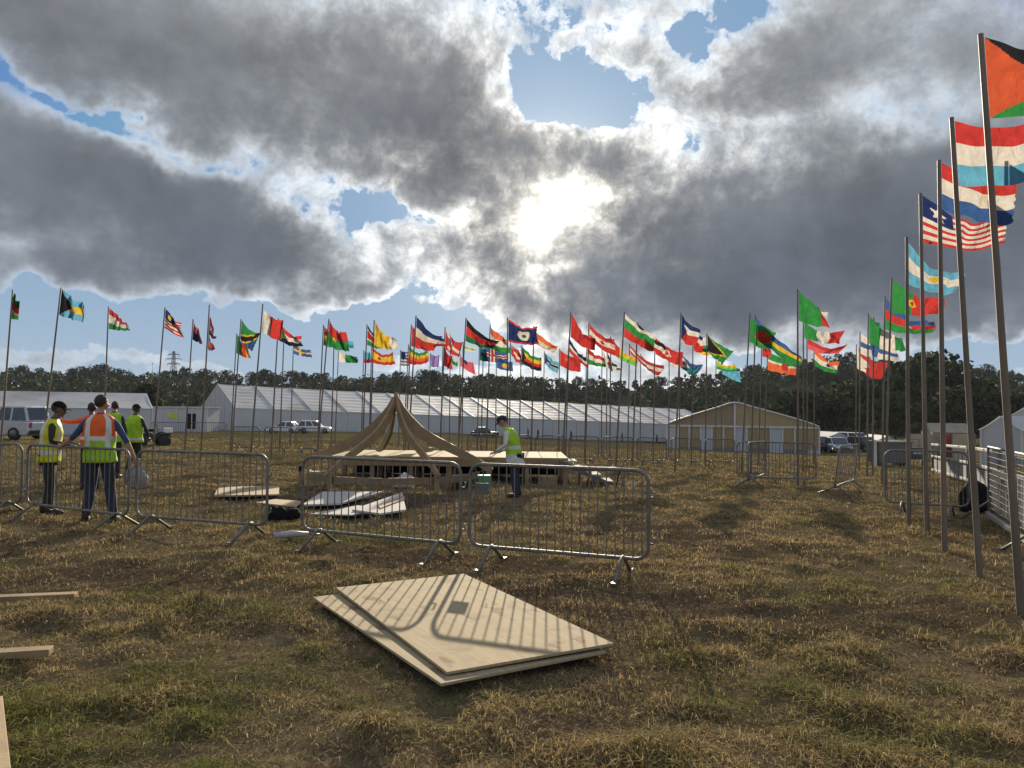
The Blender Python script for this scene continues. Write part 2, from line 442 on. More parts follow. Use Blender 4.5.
# ------------------------------------------------------------------ ground
def vnoise(x, y, s, seed=0):
    """vectorised value noise"""
    x = x * s + seed * 17.3; y = y * s + seed * 9.1
    xi = np.floor(x).astype(np.int64); yi = np.floor(y).astype(np.int64); fx = x - xi; fy = y - yi
    fx = fx * fx * (3 - 2 * fx); fy = fy * fy * (3 - 2 * fy)
    def h(a, b):
        n = (a * 374761393 + b * 668265263 + seed * 1442695) & 0x7fffffff
        n = ((n ^ (n >> 13)) * 1274126177) & 0x7fffffff
        return ((n ^ (n >> 16)) & 0xffff) / 65535.0
    return (h(xi, yi) * (1 - fx) + h(xi + 1, yi) * fx) * (1 - fy) + (h(xi, yi + 1) * (1 - fx) + h(xi + 1, yi + 1) * fx) * fy
def fbm(x, y, s, o=4, seed=0):
    a = 0; amp = 1; tot = 0
    for i in range(o):
        a = a + amp * vnoise(x, y, s * 2 ** i, seed + i); tot += amp; amp *= .55
    return a / tot
def relief(x, y):
    fade = np.clip((60 - np.hypot(x, y)) / 40, 0, 1)
    big = (fbm(x, y, .35, 2, 3) - .5) * .10
    mid = (fbm(x, y, 1.6, 3, 11) - .5) * .10; lump_ = np.clip(vnoise(x, y, 3.2, 31) - .45, 0, 1) * .11; mid = mid + lump_
    fine = (fbm(x, y, 6.0, 3, 23) - .5) * .075
    return (big + mid + fine) * fade - .02
def gsurf(x, y): return gz(x, y) + relief(x, y)

def bare(x, y):
    """trodden bare earth: beside the sheets, along the barriers and round the right-hand path"""
    b = 0
    for cx, cy, sx, sy, r in ((1.1, 6.6, 1.5, .75, -.3), (-.6, 8.3, 2.6, .45, -.35), (3.2, 6.3, 1.6, .5, .2), (-3.6, 7.4, 1.3, .5, -.3), (2.2, 10.5, .8, 1.6, .3), (-2.5, 14.5, 2.6, 1.4, 0), (.6, 4.2, .8, .3, .3)):
        dx, dy = x - cx, y - cy; u = (dx * math.cos(r) + dy * math.sin(r)) / sx; v = (-dx * math.sin(r) + dy * math.cos(r)) / sy
        b = np.maximum(b, np.exp(-(u * u + v * v)))
    return np.clip(b * 1.5 * (.35 + 1.1 * fbm(x, y, 2.2, 4, 91)), 0, 1)
def sinh_axis(n, lim, k):
    u = np.linspace(-1, 1, n); return np.sinh(u * k) / math.sinh(k) * lim
def build_ground():
    xs = sinh_axis(440, 1500, 6.2)
    ys = np.concatenate([-np.geomspace(1500, 1.5, 26), np.linspace(-1, 2.2, 10), 2.25 + np.cumsum(np.geomspace(.034, 1.0, 330)), [0]])
    ys = np.unique(ys); ys = ys[ys != 0]
    last = ys[-1]; ys = np.concatenate([ys, last + np.geomspace(2, 1500, 40)])
    X, Y = np.meshgrid(xs, ys); Z = gsurf(X, Y)
    V = np.stack([X, Y, Z], -1).reshape(-1, 3); nx = len(xs); ny = len(ys)
    i, j = np.meshgrid(np.arange(nx - 1), np.arange(ny - 1)); b = (j * nx + i).ravel()
    Fq = np.stack([b, b + 1, b + nx + 1, b + nx], -1)
    m_, t = newmat('dry_field')
    p = t.n('ShaderNodeNewGeometry').outputs['Position']
    big = t.noise(p, .22, 5, .6); mid = t.noise(p, 1.1, 6, .65); fin = t.noise(p, 9, 6, .7); straw = t.noise(t.v('MULTIPLY', p, (1, .45, 1)), 38, 4, .7, dist=1.0)
    c = t.mix(t.mr(fin, .35, .65), (.10, .07, .042), (.225, .165, .092))
    c = t.mix(t.mr(straw, .5, .68), c, (.31, .24, .135))
    c = t.mix(t.mr(mid, .5, .66, 0, .8), c, (.062, .044, .029))           # bare trodden soil
    gr = t.m('MULTIPLY', t.mr(t.noise(p, .8, 5, .65), .45, .62), t.mr(fin, .3, .6))
    c = t.mix(t.m('MULTIPLY', gr, .75), c, (.065, .072, .028))
    c = t.mix(t.mr(big, .55, .7, 0, .35), c, (.10, .072, .045))
    br = t.n('ShaderNodeAttribute', attribute_name='bare').outputs['Fac']; ml = t.noise(p, 26, 5, .75)
    c = t.mix(t.m('MULTIPLY', br, .85), c, t.mix(t.mr(ml, .4, .66), (.055, .037, .026), (.16, .115, .075)))
    sx = t.n('ShaderNodeSeparateXYZ', {0: p}).outputs
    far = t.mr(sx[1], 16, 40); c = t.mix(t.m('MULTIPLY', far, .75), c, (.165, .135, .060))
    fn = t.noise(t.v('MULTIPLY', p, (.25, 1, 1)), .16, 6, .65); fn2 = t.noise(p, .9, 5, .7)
    c = t.mix(t.m('MULTIPLY', far, t.mr(fn, .42, .62, 0, .75)), c, (.085, .078, .038))  # darker grass patches, with mottled shadow put into the colour too
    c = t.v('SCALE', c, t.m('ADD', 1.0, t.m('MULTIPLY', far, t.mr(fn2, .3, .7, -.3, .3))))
    b = t.n('ShaderNodeBsdfDiffuse', {'Color': c, 'Roughness': .6})
    h = t.m('ADD', t.m('MULTIPLY', fin, .6), t.m('MULTIPLY', straw, .4))
    bp = t.n('ShaderNodeBump', {'Height': h, 'Strength': .9, 'Distance': .04}); t.nt.links.new(bp.outputs[0], b.inputs['Normal'])
    t.nt.links.new(b.outputs[0], t.out.inputs[0])
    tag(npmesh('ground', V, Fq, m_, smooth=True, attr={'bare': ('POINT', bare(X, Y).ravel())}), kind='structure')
build_ground()

def grass_mat():
    m_, t = newmat('grass_blades')
    a = t.n('ShaderNodeAttribute', attribute_name='tint').outputs['Color']
    b = t.n('ShaderNodeBsdfDiffuse', {'Color': a}); tr = t.n('ShaderNodeBsdfTranslucent', {'Color': a})
    mx = t.n('ShaderNodeMixShader', {0: .35, 1: b.outputs[0], 2: tr.outputs[0]})
    t.nt.links.new(mx.outputs[0], t.out.inputs[0]); return m_
M['grass'] = grass_mat()
def blades(cx, cy, rng, h, w, lean, col, nseg=2):
    """arrays -> bent blade quads (2 segments)"""
    n = len(cx); cz = gsurf(cx, cy) - .004
    a = rng.uniform(0, 2 * np.pi, n); dx, dy = np.cos(a), np.sin(a)
    wx, wy = -dy * w / 2, dx * w / 2
    l1 = lean * h
    P0 = np.stack([cx, cy, cz], -1)
    P1 = P0 + np.stack([dx * l1 * .35, dy * l1 * .35, h * .6], -1)
    P2 = P0 + np.stack([dx * l1, dy * l1, h * np.clip(1 - lean * .35, .12, 1)], -1)
    W = np.stack([wx, wy, np.zeros(n)], -1)
    V = np.stack([P0 - W, P0 + W, P1 + W * .8, P1 - W * .8, P2 + W * .15, P2 - W * .15], 1).reshape(-1, 3)
    b = np.arange(n) * 6
    Fq = np.concatenate([np.stack([b, b + 1, b + 2, b + 3], -1), np.stack([b + 3, b + 2, b + 4, b + 5], -1)])
    C = np.repeat(col, 6, 0)
    return V, Fq, np.concatenate([C, np.ones((len(C), 1))], 1)
def build_grass():
    rng = np.random.default_rng(5)
    # clumps: density falls with distance, blade size grows
    N = 60000
    d = np.exp(rng.uniform(np.log(2.7), np.log(48), N)); th = rng.uniform(-.76, .76, N)
    tx = d * np.tan(th); ty = d
    dens = .55 * fbm(tx, ty, 1.3, 4, 41) + .45 * vnoise(tx, ty, 3.2, 31); green = .5 * fbm(tx, ty, .55, 3, 77) + .5 * fbm(tx, ty, 2.6, 3, 57)
    keep = rng.random(N) < np.clip((dens - .30) * 3.2, .06, 1) * (1 - .88 * bare(tx, ty))
    tx, ty, d, dens, green = tx[keep], ty[keep], d[keep], dens[keep], green[keep]
    per = 10
    n = len(tx) * per
    rep = lambda q: np.repeat(q, per)
    sp = .05 + .012 * rep(d) ** .5
    cx = rep(tx) + rng.normal(0, 1, n) * sp; cy = rep(ty) + rng.normal(0, 1, n) * sp
    tall = np.clip(rep(dens) * 1.9 - .45, .2, 1.1)
    h = (.016 + .046 * rng.random(n) ** 1.6) * (.5 + tall); h = h * (1 + .012 * rep(d))
    w = .0022 + .0010 * rep(d) ** .85 * rng.uniform(.6, 1.2, n)
    g = np.clip((rep(green) - .50) * 6 + rng.normal(0, .30, n) + np.clip((7.0 - rep(d)) * .06, -.25, .2), 0, 1)[:, None]
    dry = np.array([.43, .32, .165]) * rng.uniform(.35, 1.25, (n, 1)); grn = np.array([.145, .155, .05]) * rng.uniform(.7, 1.4, (n, 1))
    col = dry * (1 - g) + grn * g
    lean = rng.uniform(.3, 2.0, n)
    V, Fq, C = blades(cx, cy, rng, h, w, lean, col)
    # loose straw lying about
    K = 30000
    d2 = np.exp(rng.uniform(np.log(3.1), np.log(18), K)); t2 = rng.uniform(-.76, .76, K)
    sx, sy = d2 * np.tan(t2), d2
    V2, F2, C2 = blades(sx, sy, rng, rng.uniform(.012, .045, K), .0024 + .0006 * d2, rng.uniform(1.9, 2.6, K), np.array([.40, .32, .18]) * rng.uniform(.4, 1.15, (K, 1)))
    V = np.concatenate([V, V2]); Fq = np.concatenate([Fq, F2 + len(C)]); C = np.concatenate([C, C2])
    tag(npmesh('grass', V, Fq, M['grass'], attr={'tint': ('POINT', C)}), 'short dry trampled grass and straw covering the field', 'grass', kind='stuff')
build_grass()

# ------------------------------------------------------------------ flags
DYE = dict(scarlet=(.54, .095, .04), red=(.50, .045, .04), dred=(.30, .02, .03), orange=(.66, .14, .05), white=(.66, .62, .56), cream=(.62, .55, .44), black=(.02, .02, .025),
           green=(.035, .24, .06), dgreen=(.02, .14, .05), lgreen=(.16, .50, .10), yellow=(.68, .44, .04), blue=(.045, .11, .30), navy=(.02, .035, .13),
           lblue=(.12, .38, .55), teal=(.03, .22, .27), purple=(.30, .20, .48), pink=(.58, .10, .13), grey=(.35, .36, .38), brown=(.2, .12, .05))
def Hs(*c, w=None):
    w = w or [1] * len(c); t = sum(w); ed = np.cumsum(w) / t
    return lambda u, v: c[min(int(np.searchsorted(ed, v, side='right')), len(c) - 1)]
def Vs(*c, w=None):
    w = w or [1] * len(c); t = sum(w); ed = np.cumsum(w) / t
    return lambda u, v: c[min(int(np.searchsorted(ed, u, side='right')), len(c) - 1)]
def over(base, *ov):
    def f(u, v):
        for o in reversed(ov):
            r = o(u, v)
            if r: return r
        return base(u, v)
    return f
def tri(c, w=.4): return lambda u, v: c if u < w * (1 - abs(2 * v - 1)) else None
def disc(c, x=.5, y=.5, r=.2): return lambda u, v: c if ((u - x) * 1.5) ** 2 + (v - y) ** 2 < r * r else None
def ring(c, x=.5, y=.5, r=.2, r2=.14): return lambda u, v: c if r2 * r2 < ((u - x) * 1.5) ** 2 + (v - y) ** 2 < r * r else None
def canton(c, w=.4, h=.5): return lambda u, v: c if (u < w and v < h) else None
def hoistband(c, w=.3): return lambda u, v: c if u < w else None
def cross(c, x=.38, t=.09): return lambda u, v: c if abs(u - x) * 1.5 < t or abs(v - .5) < t else None
def diag(c, t=.1, up=True, o=0.0): return lambda u, v: c if abs((1 - u if up else u) - v + o) < t else None
def upper(c): return lambda u, v: c if v < 1 - u else None
def star(c, x, y, r, n=5):
    def f(u, v):
        dx, dy = (u - x) * 1.5, v - y; a = math.atan2(dx, -dy); rr = math.hypot(dx, dy)
        k = 2 * math.pi / n; a = abs((a + k / 2) % k - k / 2)
        ri = r * .40; p = k / 2
        # straight edge between tip (r,0) and notch (ri,p)
        e = r * ri * math.sin(p) / (ri * math.sin(p - a) + r * math.sin(a)) if (ri * math.sin(p - a) + r * math.sin(a)) > 1e-6 else r
        return c if rr < e else None
    return f
def border(c, t=.08): return lambda u, v: c if v < t or v > 1 - t else None
def saltire(c, t=.07): return lambda u, v: c if abs(u - v) < t or abs(1 - u - v) < t else None
def box(c, x0, x1, y0, y1): return lambda u, v: c if x0 < u < x1 and y0 < v < y1 else None

# top px, lean, hoist y0-y1, fly-top corner, fly-bottom corner, design, label
FL = [
 (12.7, 289.5, .045, 291, 318, 17, 303, 16, 320, Hs('dgreen', 'red', 'white', 'lgreen', w=[4, 3, 1, 2]), 'limp green and red flag hanging close to the leftmost pole', {'limp': 1}),
 (61, 287.6, .085, 289, 315, 84, 304, 79, 321, over(Hs('lblue', 'yellow', 'lblue'), tri('black', .5)), 'aqua flag with yellow middle band and black hoist triangle', {}),
 (108.5, 306.5, .01, 308, 329, 127, 324, 127, 331, over(Hs('red', 'white', 'green', w=[3, 4, 3]), disc('cream', .5, .5, .12)), 'red, white and green banded flag third from the left edge', {}),
 (165, 307.5, .059, 309, 328, 179, 323, 181.5, 337, over(Hs(*(['red', 'white'] * 5 + ['red'])), canton('navy', .5, .5), disc('yellow', .25, .25, .13)), 'red and white striped flag with navy corner left of the pylon', {}),
 (193, 319, .04, 320, 339.5, 199, 332, 202.5, 344, over(Hs('pink', 'navy'), box('dred', .5, 1, 0, 1)), 'small pink and dark blue flag right of the pylon', {}),
 (209.4, 304.7, .035, 314, 349, 216.5, 327.5, 214, 348, 'pennant', 'red double pennant flag with white moon on a tall pole', {}),
 (236.7, 333.4, .035, 334.5, 353, 246, 342, 250, 358, over(Vs('green', 'red', 'yellow'), star('yellow', .5, .5, .16)), 'green, red and yellow upright banded flag below a larger green flag', {}),
 (241, 319, .05, 320, 339, 259.5, 332, 252, 350, over(Hs('green', 'blue'), upper('green'), diag('yellow', .24), diag('black', .15)), 'green flag with black and yellow diagonal before the marquee gable', {}),
 (262.8, 304, .06, 310, 332, 281, 320.5, 279, 340, Vs('white', 'red', w=[1.1, 2]), 'white and red upright banded flag on a tall pole', {}),
 (278.5, 318.5, .035, 320.5, 340, 299, 335.5, 300.5, 346, over(Hs('red', 'white', 'black'), tri('green', .34)), 'red, white and black flag with green hoist triangle', {}),
 (284.2, 331, .02, 332.5, 343, 291, 338, 292, 346, Hs('dgreen', 'black'), 'small dark flag half hidden under the red, white and black one', {}),
 (293.4, 343.5, .01, 344.5, 354, 309, 349.5, 310.5, 357, over(Hs('blue', 'blue'), cross('yellow')), 'small blue flag with yellow cross', {}),
 (323.5, 324.8, .03, 326, 345, 331, 332, 332, 347, over(Hs('red', 'yellow', 'green'), ), 'red, yellow and green banded flag behind the red over green one', {}),
 (328.8, 319, .067, 320, 345, 343, 331, 350, 351, over(Hs('red', 'green'), star('yellow', .3, .56, .12)), 'red over green flag with small yellow star', {}),
 (334.3, 333, .01, 334, 346, 351, 341, 352.5, 348, over(Hs('lblue', 'teal'), ), 'small teal flag peeping out behind the red over green one', {}),
 (338.5, 350.6, .02, 351.6, 362, 355, 356.5, 357.5, 363, Vs('white', 'green', 'dgreen', w=[1, 1, 1]), 'white and green flag hanging low below the red over green one', {}),
 (363.7, 350, .01, 351, 363, 370.5, 352, 371, 362.5, Hs('lblue', 'lblue', 'red'), 'small light blue flag with red bottom beside the yellow flags', {}),
 (367, 324.4, .02, 325.4, 345, 381, 334, 384, 348, over(Hs('navy', 'white', 'red', 'white', 'green', w=[2, 1, 4, 1, 3]), ), 'dark blue, red and green striped flag left of the yellow flag', {}),
 (371.6, 346, .01, 347, 362.5, 391, 352, 393.5, 364, over(Hs('red', 'yellow', 'red', w=[1, 2, 1]), disc('brown', .35, .5, .13)), 'red and yellow flag under the plain yellow one', {}),
 (374.2, 319.8, .019, 321, 345.5, 393, 337, 396, 349, over(Vs('yellow', 'white', w=[2.3, 1])), 'yellow flag with pale fly end', {}),
 (400.5, 349.8, .005, 351, 365.5, 409, 352, 409, 366, over(Hs(*(['blue', 'white'] * 4 + ['blue'])), canton('navy', .5, .55)), 'small dark blue and white striped flag left of the timber peak', {}),
 (408.6, 344.3, .035, 346, 364, 425, 350, 428, 362, Hs('green', 'yellow', 'orange', 'red'), 'green, yellow and orange banded flag above the timber peak', {}),
 (411.4, 324.6, .035, 326, 346, 431, 341, 432, 351, over(Hs('red', 'red'), star('dred', .5, .5, .2)), 'deep red flag tucked behind the slate and white one', {}),
 (416, 315.6, .043, 317, 345, 444, 337, 441, 346, Hs('navy', 'cream', 'red', w=[1.2, 1.1, 1]), 'slate over white over red flag right of the timber peak', {}),
 (430.4, 353, .01, 354, 366.5, 438, 355, 438.5, 367, Hs('purple', 'purple'), 'small plain lilac flag', {}),
 (443, 344.5, .01, 346, 364, 452, 356, 450, 369, over(Vs('dred', 'red')), 'dark red flag hanging limp beside the red flag with blue star', {}),
 (445.2, 327, .03, 329, 349, 461.5, 341.5, 460, 357, over(Hs('red', 'red'), diag('white', .12, False, .0), star('blue', .25, .3, .2), disc('white', .2, .8, .12)), 'red flag with white diagonal and blue star', {}),
 (450.4, 353, .0, 354.5, 363.5, 457, 360, 457.5, 367, Hs('white', 'green', 'white', w=[1, 2.4, .5]), 'small green flag with white edge', {}),
 (460.3, 354.5, .01, 356, 366, 472, 362, 474.5, 374, over(Hs('pink', 'pink'), box('navy', .25, .5, 0, .4)), 'pink red flag with dark patch drooping low', {}),
 (463.2, 342, .0, 343.5, 350, 474, 347, 475, 352, Hs('white', 'lgreen', 'white'), 'small pale flag with green middle under the black red flag', {}),
 (466, 317.7, .046, 319, 341, 496, 340, 492, 348, over(Hs('black', 'red', 'dgreen', w=[1, 1.5, 1]), disc('dred', .45, .5, .2)), 'black, red and dark green banded flag', {}),
 (479.5, 343, .01, 344.5, 360, 487, 348, 488, 361, Hs('teal', 'navy', 'dgreen'), 'dark teal flag behind the red, white and green one', {}),
 (483.4, 344, .01, 345.5, 361, 505, 351, 506, 363, over(Hs('blue', 'blue'), cross('white', .36, .14), cross('red', .36, .07)), 'blue flag with red cross edged white', {}),
 (490.2, 325.2, .02, 327, 349, 506.5, 338.5, 507, 353, Hs('orange', 'white', 'green'), 'orange, white and green banded flag left of the navy one', {}),
 (496.5, 353.5, .0, 355, 368, 512, 362, 511, 371, over(Hs('blue', 'blue'), disc('yellow', .5, .55, .26)), 'small blue flag with yellow blob', {}),
 (507.5, 317.4, -.008, 319, 341.5, 535, 326, 536.5, 344, over(Hs('navy', 'navy'), disc('white', .5, .5, .27), disc('dgreen', .5, .5, .09), border('red', .09)), 'navy flag with white disc and red edges', {}),
 (510.5, 342, .0, 343.5, 355, 520, 352, 521, 365, over(Hs('red', 'red'), diag('white', .1, False)), 'red flag with thin white diagonal under the navy one', {}),
 (521.3, 345, .01, 346, 363, 541, 357, 540, 371, over(Hs('green', 'yellow', 'red', 'black'), tri('black', .2)), 'green, yellow, red and black striped flag', {}),
 (533.8, 326, .01, 331, 343.5, 555.5, 346.5, 553, 352.5, Hs('orange', 'cream'), 'orange red over cream flag with its pole tip bare', {}),
 (544.4, 351, .01, 352.5, 364, 557.5, 362.5, 556, 373, over(Hs('lblue', 'white', 'black', 'white', 'lblue', w=[4, .6, 2, .6, 4]), tri('navy', .25)), 'light blue flag with black stripe', {}),
 (559.5, 348.5, .0, 350, 365.5, 580, 354, 579, 371.5, over(Hs('red', 'red'), star('orange', .3, .35, .14)), 'plain red flag hanging below the taller plain red one', {}),
 (569, 337.5, .02, 339, 352, 584, 357, 587, 367, Hs('black', 'white', 'red', w=[1, .7, 1]), 'black, white and red flag drooping steeply', {}),
 (570.9, 312.6, .05, 314, 337, 592, 338, 593.4, 350.5, over(Hs('red', 'red'), box('dred', .55, 1, 0, .35)), 'plain red flag on the tall pole right of the sun glow', {}),
 (586.6, 346, .01, 348, 364, 602, 358, 604.5, 367, Hs('red', 'white', 'green'), 'small red, white and green banded flag under the two red flags', {}),
 (589, 322.6, .02, 324, 339, 613, 338, 612, 354, over(Hs('red', 'white', 'red'), disc('red', .5, .5, .12)), 'red flag with a broad white middle band and red spot', {}),
 (602, 348.5, .0, 350, 362, 611, 360, 612, 371, over(Vs('white', 'grey'), disc('dred', .6, .5, .2)), 'whitish flag with dark red centre', {}),
 (607, 352, .0, 353, 365, 619, 368, 619, 371, Hs('black', 'white'), 'small black and white flag folded into a point', {}),
 (610.7, 336.3, .0, 338, 353, 636, 358, 634, 365, over(Hs('yellow', 'lgreen'), hoistband('red', .3)), 'yellow and green flag with red hoist band', {}),
 (624.4, 312.2, .05, 314, 337, 653.5, 336, 651, 351, Hs('white', 'green', 'red', w=[.6, 1.2, 1.2]), 'white, green and red banded flag on the tallest central pole', {}),
 (629.5, 343.7, .01, 345, 353, 662, 364.5, 657, 374.5, Hs('red', 'white', 'red'), 'long red and white banded flag hanging lowest in the middle row', {}),
 (637.5, 322.5, .03, 324, 338, 664, 345, 664, 357, over(Hs('black', 'white', 'red'), disc('green', .5, .5, .12)), 'black, white and red banded flag behind the white, green and red one', {}),
 (640.7, 354, .0, 355.5, 364, 650, 364, 650, 370, Hs('blue', 'purple', 'red'), 'small blue and purple flag', {}),
 (655, 336.3, .01, 338, 354, 680, 352, 679, 365, over(Hs('red', 'red'), ring('white', .38, .5, .25, .16), star('white', .55, .5, .14)), 'red flag with white crescent', {}),
 (669.2, 351, .0, 352.5, 364, 684, 358, 684, 368, Hs('orange', 'white'), 'small orange and white flag behind the crescent flag', {}),
 (679.7, 351, .0, 353, 367, 701, 364, 695, 374, over(Hs('blue', 'teal'), tri('white', .5), star('red', .2, .5, .2)), 'blue and teal flag with white triangle', {}),
 (681, 313, .034, 315, 339, 704, 338, 700, 352, over(Hs('white', 'red'), tri('navy', .28), box('navy', .0, .9, 0, .22)), 'navy, white and red flag left of the green cluster', {}),
 (693, 340.5, .01, 342, 351, 709, 346, 708, 356, over(Hs('green', 'black', 'yellow'), tri('red', .5)), 'small black, green and yellow flag with red triangle', {}),
 (706.9, 333.4, .01, 335, 351, 732.5, 350, 722, 364, over(Hs('green', 'green'), tri('yellow', .9), tri('black', .7)), 'green flag with yellow edged black triangle', {}),
 (716, 358.5, .0, 360, 369, 733, 364, 735, 371, Hs('yellow', 'lgreen', 'green'), 'small yellow and green flag right of the triangle flag', {}),
 (721.7, 365, .0, 366.5, 374, 738.5, 371, 739, 382, Hs('lblue', 'lblue'), 'small plain light blue flag hanging below the green cluster', {}),
 (750, 313, .052, 316, 342, 774, 331.5, 770, 350, over(Hs('green', 'green'), disc('red', .5, .5, .27)), 'green flag with large red disc', {}),
 (755.7, 315.5, .03, 318, 339, 799.5, 356, 795, 364, Hs('blue', 'yellow', 'green', w=[1, .9, 1.4]), 'long blue, yellow and green flag streaming from behind the red disc flag', {}),
 (762, 341, .03, 343, 356, 769, 344, 769, 357, Hs('dred', 'red'), 'small dark red flag between the disc flag and the orange one', {}),
 (767.7, 349.3, .035, 351.5, 370, 793, 361, 793, 375, over(Hs('green', 'white', 'orange', w=[1, .3, 1.2]), disc('red', .6, .55, .26)), 'green and orange flag with red disc hanging lowest of its cluster', {}),
 (797.7, 289.3, .0, 290.5, 321, 826, 312, 829, 328, over(Vs('green', 'red', 'white', w=[2, .5, .5])), 'large green flag with red and white fly end', {}),
 (803.3, 321.3, .0, 322.5, 338, 840, 330, 838, 343, Vs('green', 'white', 'red', w=[1.3, 1, 1.3]), 'green, white and red upright banded flag below the large green one', {}),
 (807, 336.5, .0, 338, 349, 843, 344, 838, 353, Hs('red', 'pink'), 'long plain red flag blowing under the green, white and red one', {}),
 (814, 346, .0, 348, 366, 836, 361, 838, 373, over(Hs('orange', 'white', 'green'), disc('navy', .5, .5, .13)), 'orange, white and green flag lowest on the right of centre', {}),
 (856.4, 344.5, .01, 347, 368, 881, 362, 879, 379, over(Hs('red', 'red'), tri('white', .5), box('white', 0, .3, .8, 1)), 'red flag with white triangle beside the blue cross flag', {}),
 (860, 332, .01, 334, 354, 895, 348, 895, 361, over(Hs('white', 'white'), cross('blue', .34, .13)), 'white flag with blue cross', {}),
 (868.2, 313.6, .01, 315, 343.5, 902, 337, 902, 351, Vs('green', 'white', 'green'), 'green, white and green upright banded flag', {}),
 (873.6, 317, .01, 320, 332, 879, 322, 879, 333, Vs('dgreen', 'green'), 'narrow dark green flag behind the green and white one', {}),
 (885, 296.5, .02, 298.5, 329.5, 931, 320, 928, 332, over(Hs('blue', 'red', 'green'), disc('white', .5, .5, .1)), 'blue, red and green banded flag with light blue tail', {}),
 (891.6, 278.5, .035, 280.5, 313, 938, 298, 937, 314, over(Vs('green', 'red', w=[2, 3]), disc('yellow', .4, .5, .17), disc('red', .4, .5, .09)), 'green and red flag with yellow emblem', {}),
 (906.6, 237, .008, 243, 285, 960, 273.5, 958, 295, over(Hs('lblue', 'white', 'lblue'), disc('yellow', .5, .5, .12)), 'light blue and white banded flag with golden sun', {'n': 1, 'by': 523}),
 (920.3, 193.3, -.003, 195, 243, 1005, 213, 1003, 245, over(Hs(*(['red', 'white'] * 5 + ['red'])), canton('navy', .36, .455), star('white', .18, .228, .17)), 'red and white striped flag with one white star on navy', {'n': 1, 'by': 530, 'flat': 1}),
 (939, 160.3, .003, 162.5, 210, 1017, 180, 1010, 226, over(Hs('red', 'white', 'blue'), disc('cream', .62, .5, .14)), 'red, white and dark blue banded flag with a pale round emblem', {'n': 1, 'by': 552}),
 (951.5, 117.5, -.043, 121, 187, 1062, 112, 1060, 176, Hs('red', 'white', 'lblue'), 'red, white and light blue banded flag second from the right edge', {'n': 1, 'by': 575, 'flat': 1}),
 (980.5, 34, -.05, 37, 120, 1112, 33, 1108, 96, over(Hs('black', 'white', 'green'), tri('scarlet', .62)), 'black, white and green flag with red triangle on the nearest pole', {'n': 1, 'by': 612, 'flat': 1}),
]
def flag_mesh(T, B, Ft, Fb, design, name, seed, near, parent, base, limp=False):
    rng = random.Random(seed)
    nu, nv = (84, 60) if near else (42, 30)
    T, B, Ft, Fb = map(np.array, (T, B, Ft, Fb))
    L = np.linalg.norm((Ft + Fb) / 2 - (T + B) / 2); Hh = np.linalg.norm(T - B)
    nrm = np.cross((Ft + Fb) / 2 - (T + B) / 2, T - B); nrm /= np.linalg.norm(nrm) + 1e-9
    ph = rng.uniform(0, 6.28); k1 = rng.uniform(.9, 2.0); k2 = rng.uniform(2.3, 4.2); dg = rng.uniform(-.6, .9); curl = rng.uniform(0, .13); sg = rng.uniform(.02, .16); amp = rng.uniform(.05, .12) * (1.0 if not near else .7)
    V = np.zeros(((nu + 1) * (nv + 1), 3)); 
    pen = design == 'pennant'
    for i in range(nu + 1):
        for j in range(nv + 1):
            u, v = i / nu, j / nv
            uu = u
            if pen:
                lim = (.18 + .82 * (v / .48)) if v < .48 else (.18 + .82 * ((v - .48) / .52))
                uu = u * min(lim, 1) * (1 if v < .48 else .85)
            p = (T * (1 - uu) + Ft * uu) * (1 - v) + (B * (1 - uu) + Fb * uu) * v
            p = p + np.array([0, 0, -1.0]) * sg * L * math.sin(math.pi * min(uu, 1)) * (.5 + .9 * (1 - v))
            g = min(1, uu * 1.8)
            w = math.sin(2 * math.pi * (k1 * uu - dg * v) - ph) + .45 * math.sin(2 * math.pi * (k2 * uu + .5 * v) + ph * 2)
            p = p + nrm * amp * max(L, Hh) * g * w
            p = p + np.array([0, 0, 1.0]) * .022 * Hh * g * math.sin(2 * math.pi * (k2 * uu) + ph) 
            p = p + ((T + B) / 2 - (Ft + Fb) / 2) * curl * max(0, uu - .6) * max(0, v - .3) * 1.6 + nrm * curl * L * .8 * max(0, uu - .6) * v      # loose lower fly corner folding back
            if u > .97 and not pen: p = p + (p - (T + B) / 2) * .012 * math.sin(v * 40 + ph)     # frayed fly end
            V[i * (nv + 1) + j] = p - np.array(base)
    i, j = np.meshgrid(np.arange(nu), np.arange(nv), indexing='ij'); b = (i * (nv + 1) + j).ravel()
    Fq = np.stack([b, b + nv + 1, b + nv + 2, b + 1], -1)
    cols = np.zeros((len(Fq), 4)); ii = i.ravel(); jj = j.ravel()
    if pen:
        ds = over(lambda u, v: 'red', lambda u, v: 'white' if math.hypot((u - .4), (v - .27) * 1.2) < .11 else None, lambda u, v: 'white' if math.hypot((u - .4), (v - .78) * 1.2) < .12 else None, lambda u, v: 'blue' if u > .93 or v > .97 else None)
    else: ds = design
    for k in range(len(Fq)):
        cols[k, :3] = DYE[ds((ii[k] + .5) / nu, (jj[k] + .5) / nv)]; cols[k, 3] = 1
    return npmesh(name, V, Fq, M['flag'], parent, attr={'dye': ('CORNER', np.repeat(cols, 4, 0))}, smooth=True)

